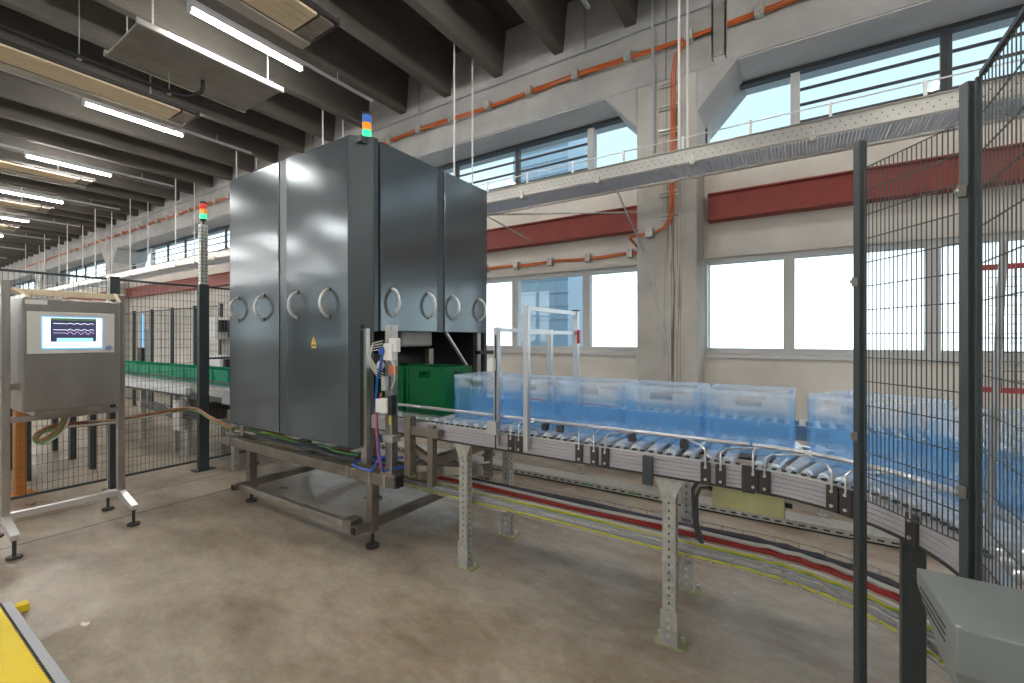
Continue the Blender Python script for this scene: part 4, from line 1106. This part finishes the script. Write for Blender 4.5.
def fpost(owner, x, y, z1, w=0.06, d=0.06):
    o = part('post', MB().box(x - w / 2, x + w / 2, y - d / 2, y + d / 2, 0, z1), 'fence', owner, bevel=0.004)
    part('foot_plate', MB().box(x - w, x + w, y - d, y + d, 0, 0.01), 'fence', o)
    part('anchor_bolt', MB().cyl((x + w * .75, y - d * .75, 0.01), (x + w * .75, y - d * .75, 0.03), 0.008, 6), 'silver', o)
    return o
lf = thing('safety_fence', 'dark grey wire mesh safety fence behind the control panel', 'fence', (-6.1, 1.5, 0))
FXL = -6.10
ys = [-2.3, -1.0, 0.3, 1.68, 2.52, 3.9]
for y in ys:
    fpost(lf, FXL, y, 2.25, 0.07, 0.11 if y > 2 and y < 3 else 0.08)
for a, b in zip(ys, ys[1:]):
    if a > 2: wire_panel(lf, (FXL, a + 0.06), (FXL, b - 0.05), 1.35, 2.22, 0.036, 0.09, 0.0017)
    if a > 2: wire_panel(lf, (FXL, a + 0.06), (FXL, b - 0.05), 0.12, 0.80, 0.036, 0.09, 0.0017)
    else: wire_panel(lf, (FXL, a + 0.05), (FXL, b - 0.06), 0.12, 2.22, 0.036, 0.09, 0.0017)
ps = thing('perforated_strut', 'light perforated steel strut standing on top of the fence post', 'strut', (FXL, 2.52, 2.25))
part('strut', MB().box(FXL - 0.03, FXL + 0.03, 2.48, 2.56, 2.25, 2.98), 'galv', ps)
m = MB(); z = 2.28
while z < 2.96:
    for dy in (-0.02, 0.02): m.box(FXL + 0.0299, FXL + 0.0312, 2.52 + dy - 0.007, 2.52 + dy + 0.007, z, z + 0.018)
    for dy in (0,): m.box(FXL - 0.012, FXL + 0.012, 2.4788, 2.4801, z, z + 0.018)
    z += 0.04
part('holes', m, 'dark_plate', ps, kind='stuff')
signal_tower(FXL, 2.52, 2.98, ['lens_green', 'lens_orange', 'lens_red'], 'red, orange and green signal light on the perforated strut by the fence')
bfx = thing('back_fence', 'farther wire mesh fence with dark posts along the inlet conveyor', 'fence', (-10, 4.02, 0))
xx = -6.9
prev = None
while xx > -16:
    fpost(bfx, xx, 4.4 if xx > -9 else 4.02, 2.24, 0.06, 0.06) if xx < -9 else None
    if prev is not None and xx < -9 and prev < -9: wire_panel(bfx, (xx + 0.04, 4.02), (prev - 0.04, 4.02), 0.15, 2.2, 0.06, 0.2, 0.002)
    prev = xx; xx -= 1.06

rf = thing('near_fence', 'close dark grey mesh fence panel with posts guarding the conveyor bend', 'fence', (0.28, 1.85, 0))
P1, P2, P3 = Vector((0.18, 2.01)), Vector((0.387, 1.707)), Vector((0.405, 0.95))
def rpost(x, y, w, z1, rz):
    m = MB().box(-w / 2, w / 2, -w / 2, w / 2, 0, z1).box(w / 2 - 0.004, w / 2 + 0.001, -w / 6, w / 6, 0.02, z1 - 0.01)
    c, s = math.cos(rz), math.sin(rz)
    for v in m.v: v.x, v.y = x + c * v.x - s * v.y, y + s * v.x + c * v.y
    return part('post', m, 'fence', rf, bevel=0.003)
dirv = (P2 - P1).normalized(); rz = math.atan2(dirv.y, dirv.x)
po1 = rpost(P1.x, P1.y, 0.029, 2.30, rz)
po2 = rpost(P2.x, P2.y, 0.026, 2.30, rz)
po3 = rpost(P2.x + 0.015, P2.y - 0.024, 0.013, 2.30, 0)
for po, (x, y) in ((po1, P1), (po2, P2), (po3, Vector((P2.x + 0.015, P2.y - 0.024)))):
    part('foot_plate', MB().box(x - 0.035, x + 0.035, y - 0.035, y + 0.035, 0, 0.008), 'fence', po)
for po, P, zs in ((po1, P1, (1.80, 1.25)), (po2, P2, (2.0, 1.18))):
    for z in zs:
        q = Vector((P.x, P.y, z)) - Vector((dirv.y, -dirv.x, 0)) * 0.0
        q = Vector((P.x - 0.018, P.y - 0.02, z))
        part('latch', MB().box(q.x - 0.008, q.x + 0.010, q.y - 0.008, q.y + 0.010, z - 0.016, z + 0.016), 'panel_metal', po, bevel=0.003)
        part('latch_bolt', MB().cyl((q.x - 0.014, q.y - 0.004, z), (q.x - 0.007, q.y - 0.004, z), 0.006, 8), 'silver', po)
wire_panel(rf, tuple(P1 + dirv * 0.022), tuple(P2 - dirv * 0.022), 1.03, 2.20, 0.0165, 0.0855, 0.0015, frame=False, hr=0.0017)
wire_panel(rf, (P2.x + 0.018, P2.y - 0.04), tuple(P3), 0.80, 2.30, 0.025, 0.10, 0.0012, frame=True, hr=0.0016, fw=0.012)
rpost(P3.x, P3.y - 0.02, 0.034, 2.30, 0)
rod = thing('leaning_rod', 'slim silver tube behind the right fence panel', 'rod', (0.72, 2.05, 0))
part('tube', MB().tube([onY(985, 600, 1.95), onY(1004, 240, 1.95)], 0.010, 8), 'alu', rod, smooth=True)
part('clamp', MB().box(0.56, 0.62, 1.93, 1.97, 0.90, 0.95), 'alu', rod)
rdf = thing('red_tube_frame', 'red square tube frame behind the right fence', 'frame', (1.5, 4.2, 0))
part('upright', MB().box(0.985, 1.02, 4.18, 4.22, 0, 2.09), 'red_frame', rdf)
part('upright', MB().box(2.2, 2.235, 4.18, 4.22, 0, 2.09), 'red_frame', rdf)
part('crossbar', MB().box(1.02, 2.2, 4.185, 4.215, 2.05, 2.085), 'red_frame', rdf)
part('crossbar', MB().box(1.02, 2.2, 4.185, 4.215, 1.24, 1.275), 'red_frame', rdf)
wire_panel(rdf, (1.05, 4.2), (2.2, 4.2), 1.26, 2.06, 0.06, 0.06, 0.0025, frame=False)

# sloped grey console in the near right corner
sx0, sx1, sy0, sy1, sz = 0.205, 0.372, 1.02, 1.245, 1.12
gb = thing('grey_console', 'grey folded sheet metal console in the near right corner', 'console', (0.29, 1.13, 0))
m = MB()
m.v += [Vector(v) for v in ((sx0 + 0.03, sy0 + 0.03, sz - 0.15), (sx1, sy0 + 0.03, sz - 0.15), (sx1, sy1 - 0.01, sz - 0.15), (sx0 + 0.03, sy1 - 0.01, sz - 0.15),
                            (sx0 + 0.012, sy0, sz - 0.075), (sx1, sy0, sz - 0.075), (sx1, sy1, sz - 0.03), (sx0, sy1, sz - 0.03),
                            (sx0 + 0.012, sy0, sz), (sx1, sy0, sz), (sx1, sy1, sz), (sx0, sy1, sz))]
for q in ((0, 3, 2, 1), (0, 1, 5, 4), (1, 2, 6, 5), (2, 3, 7, 6), (3, 0, 4, 7), (4, 5, 9, 8), (5, 6, 10, 9), (6, 7, 11, 10), (7, 4, 8, 11), (8, 9, 10, 11)): m.f.append(list(q))
part('case', m, 'sloped_box', gb, bevel=0.003)
part('pedestal', MB().box(0.26, 0.32, 1.10, 1.16, 0.01, sz - 0.15), 'fence', gb)
part('base_plate', MB().box(0.20, 0.38, 1.04, 1.22, 0, 0.012), 'fence', gb)
for j in range(3):
    z = sz - 0.028 - j * 0.012
    part('vent_slot', MB().beam((sx0 + 0.009, sy0 + 0.05, z), (sx0 + 0.0015, sy1 - 0.03, z), 0.002, 0.003), 'dark_plate', gb)
part('screw', MB().cyl((sx0 + 0.016, sy0 + 0.004, sz), (sx0 + 0.016, sy0 + 0.004, sz + 0.002), 0.003, 8), 'silver', gb)

# ================================================================== CONTROL PANEL
hm = thing('control_panel', 'stainless operator panel with lit screen on a tube stand', 'control panel', (-5.1, 1.1, 0))
bxp = part('cabinet', MB().box(-5.36, -4.95, 0.825, 1.418, 1.03, 1.91), 'stainless_hmi', hm, bevel=0.012)
part('name_plate', MB().box(-4.95, -4.947, 0.84, 0.96, 1.86, 1.895), 'white', bxp)
bz = part('bezel', MB().box(-4.95, -4.94, 0.848, 1.366, 1.478, 1.806), 'bezel', hm, bevel=0.004)
part('screen', MB().box(-4.94, -4.937, 0.925, 1.287, 1.512, 1.770), 'screen_blue', bz)
part('screen_page', MB().box(-4.937, -4.936, 0.932, 1.280, 1.522, 1.763), 'screen_white', bz)
part('graph_area', MB().box(-4.936, -4.935, 0.975, 1.245, 1.57, 1.758), 'screen_dark', bz)
part('graph_footer', MB().box(-4.935, -4.9345, 1.01, 1.225, 1.572, 1.60), 'screen_cyan', bz)
part('graph_header', MB().box(-4.935, -4.9345, 0.978, 1.242, 1.74, 1.757), 'cable_green', bz)
for zz, amp in ((1.715, 0.004), (1.665, 0.006), (1.64, 0.012)):
    pts = []
    for j in range(28):
        yy = 0.99 + 0.24 * j / 27
        pts.append((-4.9342, yy, zz + amp * math.sin(j * 1.3) * (1 if j > 8 else 0.1)))
    part('graph_line', MB().tube(pts, 0.0022, 4), 'screen_violet' if zz < 1.66 else 'screen_white', bz)
part('round_button', MB().cyl((-4.94, 1.325, 1.515), (-4.928, 1.325, 1.515), 0.022, 16), 'button_blue', bz, smooth=True)
for y in (0.76, 1.45):
    p = part('post', MB().box(-5.13, -5.07, y - 0.025, y + 0.025, 0.20, 2.04 if y < 1 else 1.99), 'stainless', hm, bevel=0.004)
    sk = MB().prism([(-5.46, 0.135), (-5.10, 0.19), (-4.76, 0.135), (-4.76, 0.175), (-5.05, 0.245), (-5.15, 0.245), (-5.46, 0.175)], y - 0.025, y + 0.025)
    s2 = part('skid', sk, 'silver', hm, bevel=0.004)
    for fx in (-4.79, -5.42):
        part('foot', MB().cyl((fx, y, 0.02), (fx, y, 0.14), 0.012, 8).cyl((fx, y, 0), (fx, y, 0.018), 0.045, 14), 'dark_plate', s2)
part('crossbar', MB().box(-5.125, -5.075, 0.785, 1.425, 0.205, 0.255), 'silver', hm, bevel=0.004)
part('crossbar', MB().box(-5.125, -5.075, 0.785, 1.425, 0.945, 0.99), 'stainless', hm, bevel=0.004)
part('crossbar', MB().box(-5.125, -5.075, 0.785, 1.425, 1.94, 1.985), 'cream', hm, bevel=0.004)
for ya, yb in ((0.80, 0.86), (1.40, 1.40)): part('visor_arm', MB().beam((-5.07, ya, 1.985), (-4.95, yb, 1.915), 0.02, 0.012), 'cream', hm)
part('mounting_lug', MB().box(-5.36, -5.08, 0.785, 0.825, 1.2, 1.25).box(-5.36, -5.08, 1.418, 1.44, 1.2, 1.25).box(-5.30, -5.0, 0.9, 1.35, 0.99, 1.03), 'stainless', hm)
# cable loom from the panel to the machine
cl = thing('cable_loom', 'brown and white cable bundle sagging from the control panel to the machine', 'cable', (-5.2, 1.7, 0.7))
loop = [(-5.2, 1.15, 1.03), (-5.22, 1.13, 0.93), (-5.26, 1.10, 0.82), (-5.3, 1.03, 0.75), (-5.32, 0.98, 0.75), (-5.30, 0.99, 0.81), (-5.28, 1.09, 0.855), (-5.32, 1.28, 0.84), (-5.6, 1.55, 0.79), (-5.8, 1.75, 0.77), (-5.9, 2.0, 0.775), (-5.9, 2.22, 0.79), (-5.75, 2.32, 0.79), (-5.45, 2.34, 0.72), (-5.2, 2.36, 0.67), (-4.95, 2.345, 0.645)]
def smooth_path(p, n=4):
    p = [Vector(a) for a in p]; o = []
    for i in range(len(p) - 1):
        p0, p1, p2, p3 = p[max(i - 1, 0)], p[i], p[i + 1], p[min(i + 2, len(p) - 1)]
        for k in range(n):
            t = k / n
            o.append(0.5 * ((2 * p1) + (p2 - p0) * t + (2 * p0 - 5 * p1 + 4 * p2 - p3) * t * t + (3 * p1 - p0 - 3 * p2 + p3) * t ** 3))
    o.append(p[-1]); return o
for j, (mt, r) in enumerate((('cable_brown', 0.018), ('cable_white', 0.012), ('cable_brown', 0.012), ('cable_green', 0.008), ('cable_white', 0.009))):
    off = Vector((random.uniform(-.02, .02), random.uniform(-.02, .02), random.uniform(-.02, .02)))
    part('cable', MB().tube(smooth_path([Vector(q) + off for q in loop]), r, 7), mt, cl, smooth=True)
hb = thing('hose_tangle', 'dark hoses and loose cables lying on the machine base beam', 'cable', (-4.2, 2.36, 0.6))
for j, mt in enumerate(('cable_black', 'cable_black', 'cable_yellow', 'cable_brown', 'cable_white', 'cable_green')):
    pts = []
    for i in range(9):
        pts.append((-5.05 + i * 0.25, 2.36 + 0.03 * j % 0.12 + 0.02 * math.sin(i * 1.7 + j), 0.615 + 0.015 * (j % 3) + 0.012 * math.sin(i * 2.3 + j * 1.3)))
    if mt == 'cable_yellow': pts = pts[2:5]
    if mt == 'cable_white': pts = pts[:3]
    part('cable', MB().tube(smooth_path(pts), 0.016 if mt == 'cable_black' else 0.010, 6), mt, hb, smooth=True)

# ================================================================== yellow unit, scrap of paper
yr = thing('yellow_floor_unit', 'yellow steel floor unit with a grey toothed edge strip', 'floor unit', (-3.3, 0.3, 0))
part('top_plate', MB().box(-3.86, -1.2, 0.24, 0.545, 0.08, 0.10), 'yellow', yr, bevel=0.003)
part('body', MB().prism([(-0.25, 0.0), (0.53, 0.0), (0.53, 0.08), (0.22, 0.08), (-0.25, 0.03)], -3.84, -1.2, 'X'), 'yellow', yr)
part('edge_strip', MB().box(-3.80, -1.2, 0.55, 0.592, 0.0, 0.095), 'light_grey', yr, bevel=0.004)
m = MB(); xx = -3.8
while xx < -1.25:
    m.box(xx, xx + 0.012, 0.540, 0.553, 0.092, 0.1015); xx += 0.026
part('teeth', m, 'dark_plate', yr, kind='stuff')
part('end_stop', MB().box(-3.87, -3.80, 0.545, 0.665, 0.0, 0.045), 'yellow', yr, bevel=0.006)
part('end_cap', MB().prism([(0.22, 0.0), (0.52, 0.0), (0.52, 0.12), (0.35, 0.13), (0.22, 0.10)], -3.90, -3.862, 'X'), 'yellow', yr, bevel=0.003)
part('mark', MB().beam((-3.20, 0.385, 0.1008), (-3.17, 0.41, 0.1008), 0.012, 0.001), 'dark_plate', yr)
P = onZ(85, 624, 0)
m = MB(); m.prism([(P.x - 0.035, P.y - 0.006), (P.x - 0.005, P.y - 0.018), (P.x + 0.022, P.y - 0.012), (P.x + 0.03, P.y + 0.004), (P.x + 0.004, P.y + 0.022), (P.x - 0.008, P.y + 0.006)], 0.0005, 0.003, 'Z')
tag(part('paper_scrap', m, 'paper'), 'small white scrap of paper lying on the floor', 'paper')
